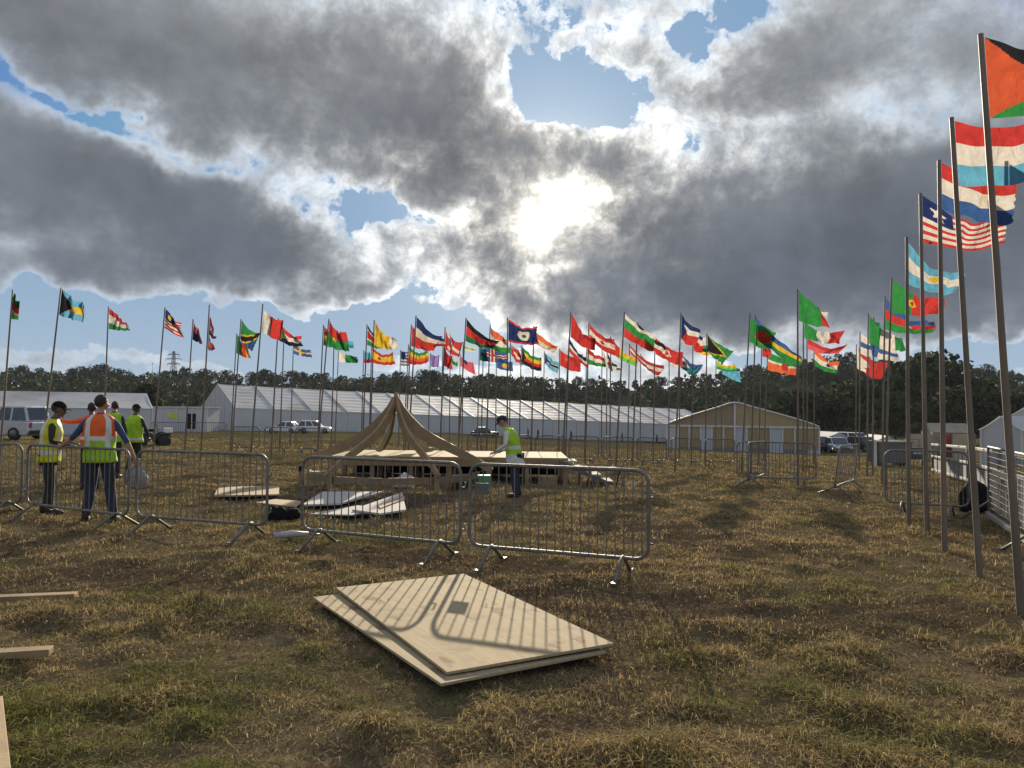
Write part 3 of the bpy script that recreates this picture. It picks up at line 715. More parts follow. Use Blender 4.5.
def build_flags():
    for idx, (tx, ty, lean, y0, y1, fxt, fyt, fxb, fyb, des, lab, op) in enumerate(FL):
        if 'by' in op:
            bx = tx - lean * (op['by'] - ty); b = G(bx, op['by']); d = depth(b); P = at(tx, ty, d); base = Vector((b.x, P.y, gzf(b.x, P.y)))
        else:
            Hp = 4.9; lo, hi = 6.0, 90.0
            for _ in range(40):
                m_ = (lo + hi) / 2; P = at(tx, ty, m_)
                if P.z - gzf(P.x, P.y) > Hp: hi = m_
                else: lo = m_
            d = lo; P = at(tx, ty, d); hgt = P.z - gzf(P.x, P.y)
            bx, by_ = P.x - lean * hgt, P.y
            base = Vector((bx, by_, gzf(bx, by_)))
        near = bool(op.get('n'))
        t = thing('flagpole', 'pole flying the ' + lab if not lab.startswith('limp') else lab, 'flagpole', base, 0, 'flags on tall poles')
        if len(t['label'].split()) > 16: print('LONG', t['label'])
        top = P - base
        k = 6; pts = [Vector((0, 0, -.25))] + [top * (i / k) + Vector((0, 0, .0)) for i in range(k)] + [top]
        r0 = .031 if not near else .034
        MB().tube(pts, [r0] + [r0 - .012 * i / k for i in range(k)] + [r0 - .012], 8).build('pole', M['pole'], t)
        # hoist on the pole
        def onpole(y):
            f = (y - ty) / max(1, (project(base)[1] - ty)); return P + (base - P) * f
        T, B = onpole(y0), onpole(y1)
        s = F / d; Lh = (T - B).length
        lp = math.hypot((fxt + fxb) / 2 - tx, (fyt + fyb) / 2 - (y0 + y1) / 2) / s
        dd = min(math.sqrt(max((1.45 * Lh) ** 2 - lp ** 2, 0)), Lh * .8) * (1 if not op.get('limp') else .3)
        if op.get('flat'): dd = .0
        if not near and not op.get('limp'):
            fxt, fyt, fxb, fyb = tx + (fxt - tx) * 1.1, y0 + (fyt - y0) * 1.04, tx + (fxb - tx) * 1.1, y1 + (fyb - y1) * 1.12
        ft = at(fxt, fyt, d + dd); fb = at(fxb, fyb, d + dd)
        off = Vector((.03, 0, 0))
        flag_mesh(T + off, B + off, ft, fb, des, 'flag', idx * 7 + 1, near, t, base, op.get('limp'))
def project(p):
    q = CM.transposed() @ (Vector(p) - CAM); return (512 + F * q.x / -q.z, 384 - F * q.y / -q.z)
build_flags()

# ------------------------------------------------------------------ crowd barriers
def rrect(w, z0, z1, r, n=5):
    pts = []
    for (cx, cz, a0) in ((w / 2 - r, z1 - r, 0), (-w / 2 + r, z1 - r, 90), (-w / 2 + r, z0 + r, 180), (w / 2 - r, z0 + r, 270)):
        for k in range(n + 1):
            a = R(a0 + 90 * k / n); pts.append((cx + r * math.cos(a), 0, cz + r * math.sin(a)))
    return pts
BAR_MESH = {}
def barrier(A, B, label, group, lean=0.0, h=1.06, nb=21, feet=True, mat='galv', plate=False, hi=True):
    A = Vector(A); B = Vector(B); w = (B - A).length; mid = (A + B) / 2
    rz = math.atan2(B.y - A.y, B.x - A.x)
    t = thing('crowd_barrier', label, 'barrier', (mid.x, mid.y, gzf(mid.x, mid.y)), rz, group)
    t.rotation_euler = (lean, -math.atan2(B.z - A.z, w), rz)
    t.rotation_mode = 'XYZ'
    z0, z1 = .19, h; m_ = M[mat]
    MB().tube(rrect(w - .05, z0, z1, .13), .0185 if hi else .019, 10 if hi else 6, closed=True).build('frame', m_, t)
    g = MB()
    for k in range(nb):
        x = -w / 2 + (k + 1) * w / (nb + 1)
        g.tube([(x, 0, z0), (x, 0, z1)], 0.0065 if hi else .008, 6 if hi else 4, cap=False)
    g.build('bar_grille', m_, t)
    if feet:
        for sx in (-1, 1):
            f = MB(); x = sx * (w / 2 - .28)
            f.tube([(x, -.34, .0), (x, -.03, z0 + .01), (x, .03, z0 + .01), (x, .34, 0)], .019, 8 if hi else 5)
            f.box((x, -.345, .012), (.05, .09, .02)); f.box((x, .345, .012), (.05, .09, .02))
            f.build('foot', m_, t)
    hk = MB()
    for z in (.35, .8): hk.tube([(w / 2 - .005, 0, z), (w / 2 + .03, 0, z), (w / 2 + .03, 0, z + .06)], .009, 6)
    if hi: hk.build('hook', m_, t)
    if plate: MB().box((-w / 2 + .17, -.0, .80), (.15, .012, .12)).build('name_plate', M['galv_dark'], t, .004)
    return t
def bpx(a, b, label, group='crowd barriers around the work site', **k): return barrier(G(*a), G(*b), label, group, **k)
bpx((-128, 508), (22, 516), 'crowd barrier cut off by the left edge of the picture')
bpx((25, 516), (129, 530), 'crowd barrier in front of the two workers talking at the left')
bpx((134, 530), (268, 541), 'crowd barrier between the orange vest worker and the gap with the black coat')
bpx((300, 545), (462, 562), 'crowd barrier in front of the timber roof frame', plate=False)
bpx((467, 563), (651, 580), 'nearest crowd barrier with a small plate, casting its shadow on the plywood', plate=True)
# right-hand barriers
GR = 'crowd barriers on the right'
bpx((736, 484), (817, 487), 'crowd barrier standing behind the pole of the large green flag', GR, hi=False)
bpx((748, 488), (766, 481), 'crowd barrier seen end on at left of the barrier by the large green flag', GR, hi=False, nb=9)
bpx((833, 497), (853, 488), 'crowd barrier turned nearly end on between the flag clusters', GR, hi=False, lean=.12, nb=9)
bpx((884, 513), (972, 519), 'crowd barrier behind the striped flag poles at the right', GR, hi=True)
# far ring of barriers behind the stage
GF = 'distant crowd barriers behind the stage'
def ringrow(pts, labs):
    for (a, b), l in zip(pts, labs): bpx(a, b, l, GF, hi=False, nb=15, mat='galv_dark', h=1.0)
row = [((466 + 34 * i, 463 + .5 * i), (497 + 34 * i, 463.5 + .5 * i)) for i in range(8)]
ringrow(row, ['distant crowd barrier behind the stage, %s to the right of the standing worker' % w for w in ('first', 'second', 'third', 'fourth', 'fifth', 'sixth', 'seventh', 'eighth and last')])
row = [((232 + 31 * i, 452 + .5 * i), (260 + 31 * i, 452.5 + .5 * i)) for i in range(3)]
ringrow(row, ['distant crowd barrier left of the timber frame, %s' % w for w in ('furthest left of three', 'middle one of three', 'nearest the stage')])
row = [((150 + 40 * i, 441), (187 + 40 * i, 441)) for i in range(2)]
ringrow(row, ['far crowd barrier on the grass near the low white tents', 'far crowd barrier on the grass before the marquee gable'])

# ------------------------------------------------------------------ plywood sheets, planks and litter
def slab(poly_px, z, th, name, label, cat, mat, group=None, zs=None, bevel=.002):
    """a flat sheet whose top corners sit under the four picture points, on the ground"""
    P = [G(*q) for q in poly_px]; c = sum(P, Vector()) / len(P)
    e = (P[1] - P[0]); rz = math.atan2(e.y, e.x) - math.pi / 2
    zg = max(gzf(p.x, p.y) for p in P) if zs is None else zs
    o = Vector((c.x, c.y, zg + z)); Rm = Matrix.Rotation(-rz, 3, 'Z')
    poly = [((Rm @ (p - c)).x, (Rm @ (p - c)).y) for p in P]
    ob = MB().prism(poly, -th / 2, th / 2, 'z').build(name, mat, None, bevel)
    ob.location = o; ob.rotation_euler = (0, 0, rz)
    return tag(ob, label, cat, group)
def sheet(center, ux, uy, L, W, th, z, tilt, name, label, cat, mat, group=None): pass
# rectangles fitted to the picture corners
def rect(c, ang, L, W, z, th, name, label, cat, mat, group=None, tilt=(0, 0)):
    ob = MB().box((0, 0, 0), (W, L, th)).build(name, mat, None, .002)
    ob.location = (c[0], c[1], gzf(c[0], c[1]) + z); ob.rotation_euler = (tilt[0], tilt[1], ang)
    return tag(ob, label, cat, group)
def Gh(px, py, h):
    r = ray(px, py); p = G(px, py)
    for _ in range(6):
        k = (gzf(p.x, p.y) + h - CAM.z) / r.z; p = CAM + r * k
    return p
pA, pB, pC, pD = Gh(452, 671, .07), Gh(609, 643, .07), Gh(465, 575, .07), Gh(334, 590, .07)
cU = (pA + pB + pC + pD) / 4; ax = ((pD - pA) + (pC - pB)) / 2; angU = math.atan2(-ax.x, ax.y); LU = ax.length; WU = (((pB - pA) + (pC - pD)) / 2).length
rect(cU, angU, LU, WU, .068, .018, 'plywood_sheet', 'upper pale plywood sheet with the barrier shadow across it', 'plywood sheet', M['ply'], 'plywood sheets lying on the grass', (.004, -.004))
qA, qD = Gh(440, 680, .03), Gh(313, 594, .03)
cL = cU + ((qA - pA) + (qD - pD)) / 2 + Vector((.02, -.11, 0))
rect(cL, angU + .062, LU * 1.0, WU * 1.0, .030, .018, 'plywood_sheet', 'lower plywood sheet sticking out under the upper one', 'plywood sheet', M['ply'], 'plywood sheets lying on the grass', (0, .006))
for (dx, dy) in ((-.35, .5), (.4, -.4)):
    p = cU + Vector((dx, dy, 0))
    o = MB().box((0, 0, 0), (.9, .045, .018)).build('timber_batten', M['timber'], None, .002); o.location = (p.x, p.y, gzf(p.x, p.y) + .049); o.rotation_euler = (0, 0, angU)
    tag(o, 'thin batten between the two plywood sheets, %s end' % ('far' if dy > 0 else 'near'), 'batten', 'battens between the plywood sheets')
def plank(a, b, w, th, name, label, mat, group, cat='plank', z=.03):
    A, B = G(*a), G(*b); d = B - A; c = (A + B) / 2
    ob = MB().box((0, 0, 0), (d.length, w, th)).build(name, mat, None, .003)
    ob.location = (c.x, c.y, gzf(c.x, c.y) + z + th / 2); ob.rotation_euler = (0, -math.atan2(d.z, d.length), math.atan2(d.y, d.x)); return tag(ob, label, cat, group)
GP = 'timber planks lying in the left foreground'
plank((-130, 610), (76, 601), .10, .04, 'timber_plank', 'long plank on the grass at the left edge, furthest of three', M['timber'], GP)
plank((-150, 672), (51, 659), .10, .045, 'timber_plank', 'plank on the grass at the left edge, middle one of three', M['timber'], GP)
plank((-12, 800), (-16, 714), .16, .05, 'timber_plank', 'wide plank end at the bottom left corner', M['timber_pale'], GP)
GB = 'pale boards lying behind the barriers'
slab([(214, 499), (218, 491), (279, 490), (279, 498)], .05, .03, 'white_board', 'pale board lying behind the second barrier from the left', 'board', M['timber_pale'], GB)
slab([(256, 505), (275, 502), (303, 504), (296, 509)], .03, .02, 'white_board', 'small pale offcut behind the black coat', 'board', M['timber_pale'], GB)
slab([(302, 509), (322, 497), (382, 497), (340, 508)], .06, .03, 'white_board', 'white board lying behind the middle barrier, left one', 'board', M['white'], GB)
slab([(310, 517), (358, 509), (380, 512), (352, 518)], .04, .02, 'white_board', 'narrow white board between two larger ones behind the middle barrier', 'board', M['white'], GB)
slab([(352, 515), (402, 499), (406, 515), (380, 519)], .07, .03, 'white_board', 'ridged white board behind the middle barrier, right one', 'board', M['white'], GB)
slab([(378, 512), (404, 503), (405, 506), (380, 515)], .10, .02, 'timber_lath', 'pale lath lying on the ridged white board', 'lath', M['timber_pale'])

def lump(name, label, cat, p, size, mat, seed=0, group=None, rough=.35, sub=3):
    bm = bmesh.new(); bmesh.ops.create_icosphere(bm, subdivisions=sub, radius=1)
    for v in bm.verts:
        q = v.co.copy(); n = mnoise.fractal(q * 1.7 + Vector((seed * 3.1, 0, 0)), 1, 2, 4)
        v.co = Vector((q.x * size[0], q.y * size[1], max(q.z, -.35) * size[2])) * (1 + rough * n)
        v.co.z += .3 * size[2]
    me = bpy.data.meshes.new(name); bm.to_mesh(me); bm.free(); me.materials.append(mat)
    for f in me.polygons: f.use_smooth = True
    o = bpy.data.objects.new(name, me); COL.objects.link(o); o.location = p; return tag(o, label, cat, group)
lump('black_coat', 'crumpled black coat lying in the gap between two barriers', 'coat', G(277, 519), (.17, .12, .15), M['black'], 3, rough=.5)
lump('black_coat', 'dark bundle of cloth beside the crumpled black coat', 'coat', G(293, 518), (.10, .10, .12), M['black'], 8)
def tool():
    t = thing('power_tool', 'grey hand tool lying at the foot of the middle barrier', 'tool', G(292, 539), .3)
    MB().tube([(-.22, 0, .05), (.0, 0, .06), (.2, .02, .05)], [.035, .045, .03], 10).build('motor_body', M['grey_plastic'], t)
    MB().tube([(.0, .02, .06), (.05, .16, .05), (.0, .2, .04)], .02, 8).build('handle', M['grey_plastic'], t)
    MB().tube([(.2, .02, .05), (.34, .05, .035)], .012, 8).build('drill_bit', M['galv'], t)
tool()

# ------------------------------------------------------------------ stage and timber roof frame
ST_Y = 18.3
def stage():
    x0, x1 = (332 - 512) * ST_Y / F, (569 - 512) * ST_Y / F; zt = CAM.z - (458 - 408.6) * ST_Y / F
    g = gzf(0, ST_Y); base = Vector(((x0 + x1) / 2, ST_Y + 1.3, g)); w = x1 - x0; H = zt - g
    t = thing('timber_stage', 'low timber stage deck on posts behind the barriers', 'stage', base)
    n = 9
    for i in range(n):
        xx = -w / 2 + (i + .5) * w / n
        MB().box((xx, 0, H - .012), (w / n - .012, 2.6, .024)).build('deck_sheet', M['ply'], t, .002)
    f = MB(); f.box((0, -1.28, H - .125), (w, .045, .2)); f.build('fascia', M['timber'], t, .003)
    f = MB(); f.box((0, 1.28, H - .125), (w, .045, .2)); f.build('fascia', M['timber'], t, .003)
    MB().box((0, 1.22, (H - .25) / 2), (w - .2, .02, H - .25)).build('underdeck_shade', M['black'], t)  # black sheet added at the rear, stands for the shade under the deck
    for yy in (-1.22, 0, 1.22):
        for i in range(7):
            xx = -w / 2 + .06 + i * (w - .12) / 6
            MB().box((xx, yy, (H - .03) / 2 - .05), (.095, .095, H + .04)).build('post', M['timber'], t, .003)
    k = MB()
    for i in range(12): k.box((-w / 2 + .3 + i * (w - .6) / 11, 0, H - .1), (.045, 2.5, .14))
    k.build('joist_row', M['timber_dark'], t)
    return x0, x1, zt, g
sx0, sx1, szt, sgz = stage()
def roof_frame():
    d0 = 17.35; g = gzf(-2.65, d0); cx = (396 - 512) * d0 / F
    t = thing('timber_roof_frame', 'peaked frame of curved timber ribs standing at the stage', 'roof frame', (cx, d0, g))
    s = F / d0; zof = lambda py: CAM.z - (py - 408.4) / s - g
    prof = [(.03, zof(398)), (.12, zof(407)), (.27, zof(417)), (.52, zof(429)), (.85, zof(438)), (1.35, zof(449)), (1.85, zof(460)), (2.18, zof(470))]
    for ang in (180, 3, 236, 305, 112, 70):
        a = R(ang); ca, sa = math.cos(a), math.sin(a); k = 1.0 if sa < .3 else .62
        b = MB(); wd = .032 if ang not in (180, 3) else .05
        vs = []; n = len(prof)
        for i, (r, z) in enumerate(prof):
            r = r * (1 if abs(sa) < .5 else .92) * 1
            dep = (.09, .14, .22, .27, .23, .19, .16, .14)[i] * (1.0 if ang in (180, 3) else .8)
            if k < 1: z = max(z, zof(456) + .06); r *= .97
            t0 = prof[max(i - 1, 0)]; t1 = prof[min(i + 1, n - 1)]; dx, dz = t1[0] - t0[0], t1[1] - t0[1]; l = math.hypot(dx, dz); nx, nz = -dz / l, dx / l
            for (o, sd_) in ((-.5, -1), (-.5, 1), (.5, 1), (.5, -1)):
                rr = r + nx * dep * -o; zz = z + nz * dep * -o - dep * .3
                vs.append((ca * rr - sa * wd * sd_, sa * rr + ca * wd * sd_, zz))
        fs = [(0, 1, 2, 3), tuple(4 * (n - 1) + j for j in (3, 2, 1, 0))]
        for i in range(n - 1):
            for j in range(4): fs.append((4 * i + j, 4 * i + (j + 1) % 4, 4 * i + 4 + (j + 1) % 4, 4 * i + 4 + j))
        b.add(vs, fs); b.build('curved_rib', M['timber'], t, .004)
        if k == 1:
            r = 2.1 * (1 if abs(sa) < .5 else .92) * 1
            zz = zof(466)
            MB().box((ca * r, sa * r, zz / 2 - .08), (.10, .10, zz + .06)).build('post', M['timber'], t, .004)
    MB().tube([(0, 0, zof(410)), (0, 0, zof(397)), (0, 0, zof(394))], [.07, .05, .02], 8).build('finial_block', M['timber'], t)
    for i in range(6):                                # ring of blocking under the ribs at the front
        a0, a1 = R(180 + 30 * i), R(210 + 30 * i); r = 1.9
        MB().beam((math.cos(a0) * r, math.sin(a0) * r, zof(475)), (math.cos(a1) * r, math.sin(a1) * r, zof(475)), .045, .14).build('ring_beam', M['timber_dark'], t)
roof_frame()
def stairs():
    d0 = 18.2; x0 = (560 - 512) * d0 / F; g = gzf(1.5, d0)
    t = thing('metal_steps', 'metal steps with pale treads at the right end of the stage', 'steps', (x0, d0 + .5, g))
    H = szt - g; n = 4; run = 1.15
    for i in range(n):
        f = (i + .7) / n
        MB().box((run * f + .08, 0, H * (1 - f) + .03), (.30, .85, .03)).build('tread', M['white'], t, .003)
    for sy in (-.44, .44): MB().beam((.0, sy, H - .10), (run + .2, sy, -.04), .04, .09).build('stringer', M['galv_dark'], t)
    r = MB(); r.tube([(0, .44, H), (0, .44, H + .5), (run + .1, .44, .6), (run + .18, .44, .5), (run + .18, .44, .0)], .010, 6); r.build('handrail', M['screen_grey'], t)
    for i, xx in enumerate((.45, .75)): MB().tube([(run * xx, .0, -.05), (run * xx, .0, H * (1 - xx))], .02, 8).build('leg', M['galv_dark'], t)
stairs()
def trestle():
    d0 = 17.6; t = thing('steel_trestle', 'low steel trestle frame lying right of the metal steps', 'trestle', (2.15, d0, gzf(2.1, d0)), .15)
    for x in (-.35, .35): MB().tube([(x, -.3, 0), (x, 0, .42), (x, .3, 0)], .018, 8).build('leg', M['galv_dark'], t)
    MB().tube([(-.45, 0, .42), (.45, 0, .42)], .02, 8).build('top_rail', M['galv_dark'], t)
    MB().box((0, -.02, .455), (.5, .2, .02)).build('shelf', M['white'], t, .003)
trestle()
def bucket(p, label):
    t = thing('plastic_bucket', label, 'bucket', p)
    MB().tube([(0, 0, 0), (0, 0, .02), (0, 0, .30), (0, 0, .33)], [.11, .12, .15, .155], 18).build('tub', M['green_bucket'], t)
    MB().tube([(.15 * math.cos(a), .15 * math.sin(a) * .4, .31 + .12 * math.sin(a)) for a in [math.pi * k / 10 for k in range(11)]], .005, 6).build('handle', M['galv'], t)
bucket(G(484, 491), 'green plastic bucket under the right rib of the timber frame')
lump('white_bag', 'white plastic bag lying under the stage front', 'bag', G(405, 487), (.22, .15, .22), M['white'], 5)
def crate(p, label, s=(.4, .3, .3), mat='timber_pale', rz=0):
    t = thing('wooden_box', label, 'box', p, rz, 'boxes under the stage')
    MB().box((0, 0, s[2] / 2), s).build('carcass', M[mat], t, .006)
    MB().box((0, -s[1] / 2 - .008, s[2] * .75), (s[0] * .98, .014, .05)).build('batten', M['timber'], t)
crate(G(316, 486), 'pale wooden box at the left end of the stage', (.35, .3, .32))
crate(G(548, 487), 'pinkish box under the stage beside the worker', (.35, .25, .25), 'timber', .3)
crate(G(462, 489), 'dark box under the stage right of the frame', (.4, .3, .3), 'car_dark')
lump('white_cup', 'small white cup-like scrap on the grass behind the nearest barrier', 'litter', G(633, 487), (.05, .05, .12), M['white'], 2, rough=.05)

# ------------------------------------------------------------------ marquees
def big_marquee():
    A = at(235, 430, 105); B = at(720, 442, 160); A.z = gzf(A.x, A.y); B.z = gzf(B.x, B.y)
    A = Vector((A.x, A.y, CAM.z - (430.5 - 405.0) * 105 / F)); B = Vector((B.x, B.y, CAM.z - (441 - 410.2) * 160 / F))
    d = B - A; Ln = math.hypot(d.x, d.y); rz = math.atan2(d.y, d.x); slope = d.z / Ln
    t = thing('marquee', 'huge long white marquee across the back of the field', 'marquee', A, rz)
    W, h, ridge = 20.0, 3.1, 6.55; nb = 18; bay = Ln / nb
    Z = lambda x: slope * x
    gw = MB()                                                    # left gable, wall + gable triangle
    gw.prism([(0, -.3), (W, -.3), (W, h), (W / 2, ridge), (0, h)], -.04, .04, 'x'); gw.build('gable_wall', M['tent_wall'], t)
    ge = MB(); ge.prism([(0, -.3), (W, -.3), (W, h), (W / 2, ridge), (0, h)], Ln - .04, Ln + .04, 'x'); o = ge.build('gable_wall', M['tent_wall'], t); o.location.z = slope * Ln
    ns = 7
    for i in range(nb):
        x0, x1 = i * bay + .09, (i + 1) * bay - .09
        for side in (0, 1):
            rf = MB(); nx_, ny_ = 6, ns * 5
            vs = []
            for a in range(nx_ + 1):
                for b in range(ny_ + 1):
                    u, v = a / nx_, b / ny_; x = x0 + (x1 - x0) * u
                    sag = .025 * math.sin(math.pi * u) + .04 * abs(math.sin(math.pi * v * ns)) * (.55 + .45 * math.sin(math.pi * u))
                    y = v * W / 2; z = h + (ridge - h) * v - sag
                    if side: y = W - y
                    vs.append((x, y, z + Z(x)))
            fs = [(a * (ny_ + 1) + b, (a + 1) * (ny_ + 1) + b, (a + 1) * (ny_ + 1) + b + 1, a * (ny_ + 1) + b + 1) for a in range(nx_) for b in range(ny_)]
            rf.add(vs, fs, 0, True); rf.build('roof_panel', M['tent_white'], t)
        wl = MB(); wl.box((0, 0, 0), (1, .05, h + .25)); wl = MB()
        vs = []
        nx_ = 12
        for a in range(nx_ + 1):
            x = x0 + (x1 - x0) * a / nx_; yo = .05 * math.sin(a * 1.9 + i)
            vs += [(x, yo, -.35 + Z(x)), (x, yo * .3, h - .02 + Z(x))]
        wl.add(vs, [(2 * a, 2 * a + 2, 2 * a + 3, 2 * a + 1) for a in range(nx_)], 0, True); wl.build('side_wall', M['tent_wall'], t)
    for i in range(nb + 1):
        x = i * bay; r = MB()
        r.beam((x, -.03, h + .02 + Z(x)), (x, W / 2, ridge + .03 + Z(x)), .15, .08); r.beam((x, W / 2, ridge + .07 + Z(x)), (x, W + .03, h + .06 + Z(x)), .16, .10)
        r.build('rafter', M['beam_white'], t)
        MB().box((x, -.06, h / 2 - .1 + Z(x)), (.14, .10, h + .3)).build('leg_post', M['beam_white'], t)
    e = MB(); e.beam((0, -.05, h + .0), (Ln, -.05, h + Z(Ln)), .10, .16); e.build('eave_rail', M['beam_white'], t)
    for k in range(1, 7):
        y = W * k / 7; zt = h + (ridge - h) * (1 - abs(2 * k / 7 - 1)); MB().box((-.1, y, zt / 2 - .15), (.1, .1, zt + .2)).build('gable_post', M['beam_white'], t)
    return A, rz, Ln, slope
mqA, mqrz, mqL, mqs = big_marquee()

def simple_tent(name, label, p, rz, W, L, h, ridge, wall, roof, nb=4, gable=None, slope=0.0, group=None, legs=True):
    """ridge along local y, gable end facing -y"""
    t = thing(name, label, 'tent', p, rz, group)
    for y in (0, L):
        g = MB(); g.prism([(-W / 2, -.4), (W / 2, -.4), (W / 2, h), (0, ridge), (-W / 2, h)], y - .02, y + .02, 'y'); g.build('gable_wall', M[gable or wall], t)
    for sx in (-1, 1):
        g = MB(); g.box((sx * W / 2, L / 2, h / 2 - .2), (.04, L - .1, h + .4)); g.build('side_wall', M[wall], t)
        r = MB(); vs = []; n = 10
        for a in range(n + 1):
            for b in range(7):
                v = b / 6; y = -.15 + (L + .3) * a / n
                vs.append((sx * (W / 2 + .12) * (1 - v), y, h - .03 + (ridge - h + .07) * v - .05 * math.sin(math.pi * v) * (1 + .3 * math.sin(a * 2.1))))
        r.add(vs, [(a * 7 + b, (a + 1) * 7 + b, (a + 1) * 7 + b + 1, a * 7 + b + 1) for a in range(n) for b in range(6)], 0, True); r.build('roof', M[roof], t)
    if legs:
        for sx in (-1, 1):
            for y in (-.06, L + .06): MB().box((sx * W / 2, y, h / 2 - .2), (.09, .09, h + .4)).build('corner_post', M['beam_white'], t)
    return t
def tan_tent():
    d0 = 72; p = at(741, 452, d0); g = CAM.z - (453 - 410.7) * d0 / F; s = F / d0
    t = thing('canvas_marquee', 'tan marquee with curved brown roof and glazed front', 'marquee', (p.x, p.y, g), R(-17))
    W = (815 - 669) / s; h = (453 - 426.5) / s; rg = (453 - 403.5) / s; L = 26
    cx = (735 - 741) / s
    arc = [(-W / 2 + W * k / 16, h + (rg - h) * (math.sin(math.pi * k / 16) ** .85)) for k in range(17)]
    def top(x):
        u = (x + W / 2) / W; k = (cx + W / 2) / W
        u2 = u / k * .5 if u < k else .5 + (u - k) / (1 - k) * .5
        q = 1 - abs(2 * u2 - 1); return h + (rg - h) * (q ** .85 - .10 * max(0, (q - .75) / .25) ** 2 * 0 ) if q < .8 else h + (rg - h) * (.8 ** .85 + (1 - .8 ** .85) * math.sin((q - .8) / .2 * math.pi / 2))
    xs = [-W / 2 + W * k / 24 for k in range(25)]
    # roof sheet
    vs = []
    for x in xs: vs += [(x * 1.01, -.25, top(x) + .05), (x * 1.01, L, top(x) + .05)]
    MB().add(vs, [(2 * i, 2 * i + 2, 2 * i + 3, 2 * i + 1) for i in range(24)], 0, True).build('roof', M['tent_white'], t)
    for nm, lo, hi, mt in (('gable_panel', 0, 11, 'tent_brown'), ('gable_panel', 11, 24, 'tent_tan')):
        v = []; 
        for i in range(lo, hi + 1): v += [(xs[i], 0, h - .08), (xs[i], 0, top(xs[i]))]
        MB().add(v, [(2 * i, 2 * i + 2, 2 * i + 3, 2 * i + 1) for i in range(hi - lo)]).build(nm, M[mt], t)
    tr = MB(); tr.tube([(x, -.27, top(x) + .06) for x in xs], .07, 8); tr.build('roof_trim', M['beam_white'], t)
    MB().box((cx, -.1, rg / 2), (.16, .14, rg)).build('ridge_post', M['beam_white'], t)
    n = 13
    for i in range(n):
        x0, x1 = -W / 2 + W * i / n, -W / 2 + W * (i + 1) / n
        m_ = ('tent_wall' if i in (0, 3, 6, 9) else 'tent_tan')
        MB().box(((x0 + x1) / 2, -.02, h / 2 + .15), (W / n - .12, .05, h - .42)).build('wall_panel', M[m_], t)
        MB().box(((x0 + x1) / 2, -.03, .22), (W / n - .12, .05, .42)).build('kick_panel', M['screen_grey' if i % 3 else 'tent_wall'], t)
        MB().box((x0, -.06, h / 2), (.13, .14, h)).build('mullion', M['beam_white'], t)
    MB().box((W / 2, -.06, h / 2), (.13, .14, h)).build('mullion', M['beam_white'], t)
    MB().box((0, -.1, h - .04), (W, .16, .16)).build('eave_beam', M['beam_white'], t)
    for sx in (-1, 1): MB().box((sx * W / 2, L / 2 + .1, h / 2 - .2), (.05, L - .2, h + .4)).build('side_wall', M['tent_wall'], t)
    MB().box((0, L - .05, h / 2 - .2), (W - .1, .05, h + .4)).build('back_wall', M['tent_tan'], t)
tan_tent()

def low_left():
    # long low white tent behind the car at the left
    d0 = 62; A = at(-60, 436, d0); B = at(144, 436, d0 + 8); g = CAM.z - (435 - 404) * d0 / F
    W = 9; L = (B - A).length; rz = math.atan2((B - A).y, (B - A).x) - math.pi / 2
    t = simple_tent('long_tent', 'long low white tent behind the silver car at the left', (A.x, A.y, g), rz, W, L, 2.15, 3.45, 'tent_wall', 'tent_white')
    d0 = 95; A = at(146, 430, d0); g = CAM.z - (430 - 404.5) * d0 / F; B = at(207, 430, d0)
    rz = math.atan2((B - A).y, (B - A).x) - math.pi / 2
    t = thing('storage_tent', 'low white flat storage tent left of the big marquee gable', 'tent', (A.x, A.y, g), rz + math.pi / 2)
    L = (B - A).length; h = 2.75
    MB().box((L / 2, 2, h / 2 - .1), (L, 4, h + .2)).build('wall', M['tent_wall'], t)
    MB().box((L / 2, 2, h + .06), (L + .3, 4.3, .12)).build('roof', M['tent_white'], t)
    MB().box((L * .74, -.02, 1.1), (1.1, .06, 1.9)).build('doorway_shade', M['black'], t)  # closed black panel, the dark inside the opening is put into its colour
    MB().box((L * .45, -.03, 1.75), (1.3, .05, .6)).build('notice_board', M['yellow'], t)
    for k in range(5): MB().box((L * k / 4, -.05, h / 2), (.1, .1, h)).build('corner_post', M['beam_white'], t)
low_left()
def right_tents():
    def T(px0, px1, base, top, d0, name, label, rz=0, wall='tent_wall', roof='tent_white', hfrac=.55, L=6, gable=None):
        p = at((px0 + px1) / 2, base, d0); s = F / d0; Ht = (base - top) / s
        simple_tent(name, label, (p.x, p.y, p.z), rz, (px1 - px0) / s, L, Ht * hfrac, Ht, wall, roof, gable=gable)
    T(820, 857, 448, 432.5, 84, 'frame_tent', 'small white tent between the tan marquee and the tree', R(8), L=5)
    T(874, 901, 449, 436, 80, 'frame_tent', 'tiny white tent right of the parked cars', R(-5), L=5)
    T(950, 977, 456, 424, 47, 'canvas_shelter', 'tan roofed shelter behind the brown screens at right', R(80), 'screen_tan', 'screen_tan', .75, 2)
    p = at(982, 462, 38); 
    simple_tent('gable_tent', 'white gabled tent with sloping roof at the right edge', (p.x + 1.0, p.y, p.z), R(-72), 2.2, 7.0, 1.6, 2.25, 'tent_wall', 'tent_white')
    p = at(1030, 462, 45); simple_tent('gable_tent', 'white tent peak showing behind the gabled tent at the right edge', (p.x, p.y, p.z), R(-60), 4.5, 6.0, 2.0, 3.3, 'tent_wall', 'tent_white')
right_tents()

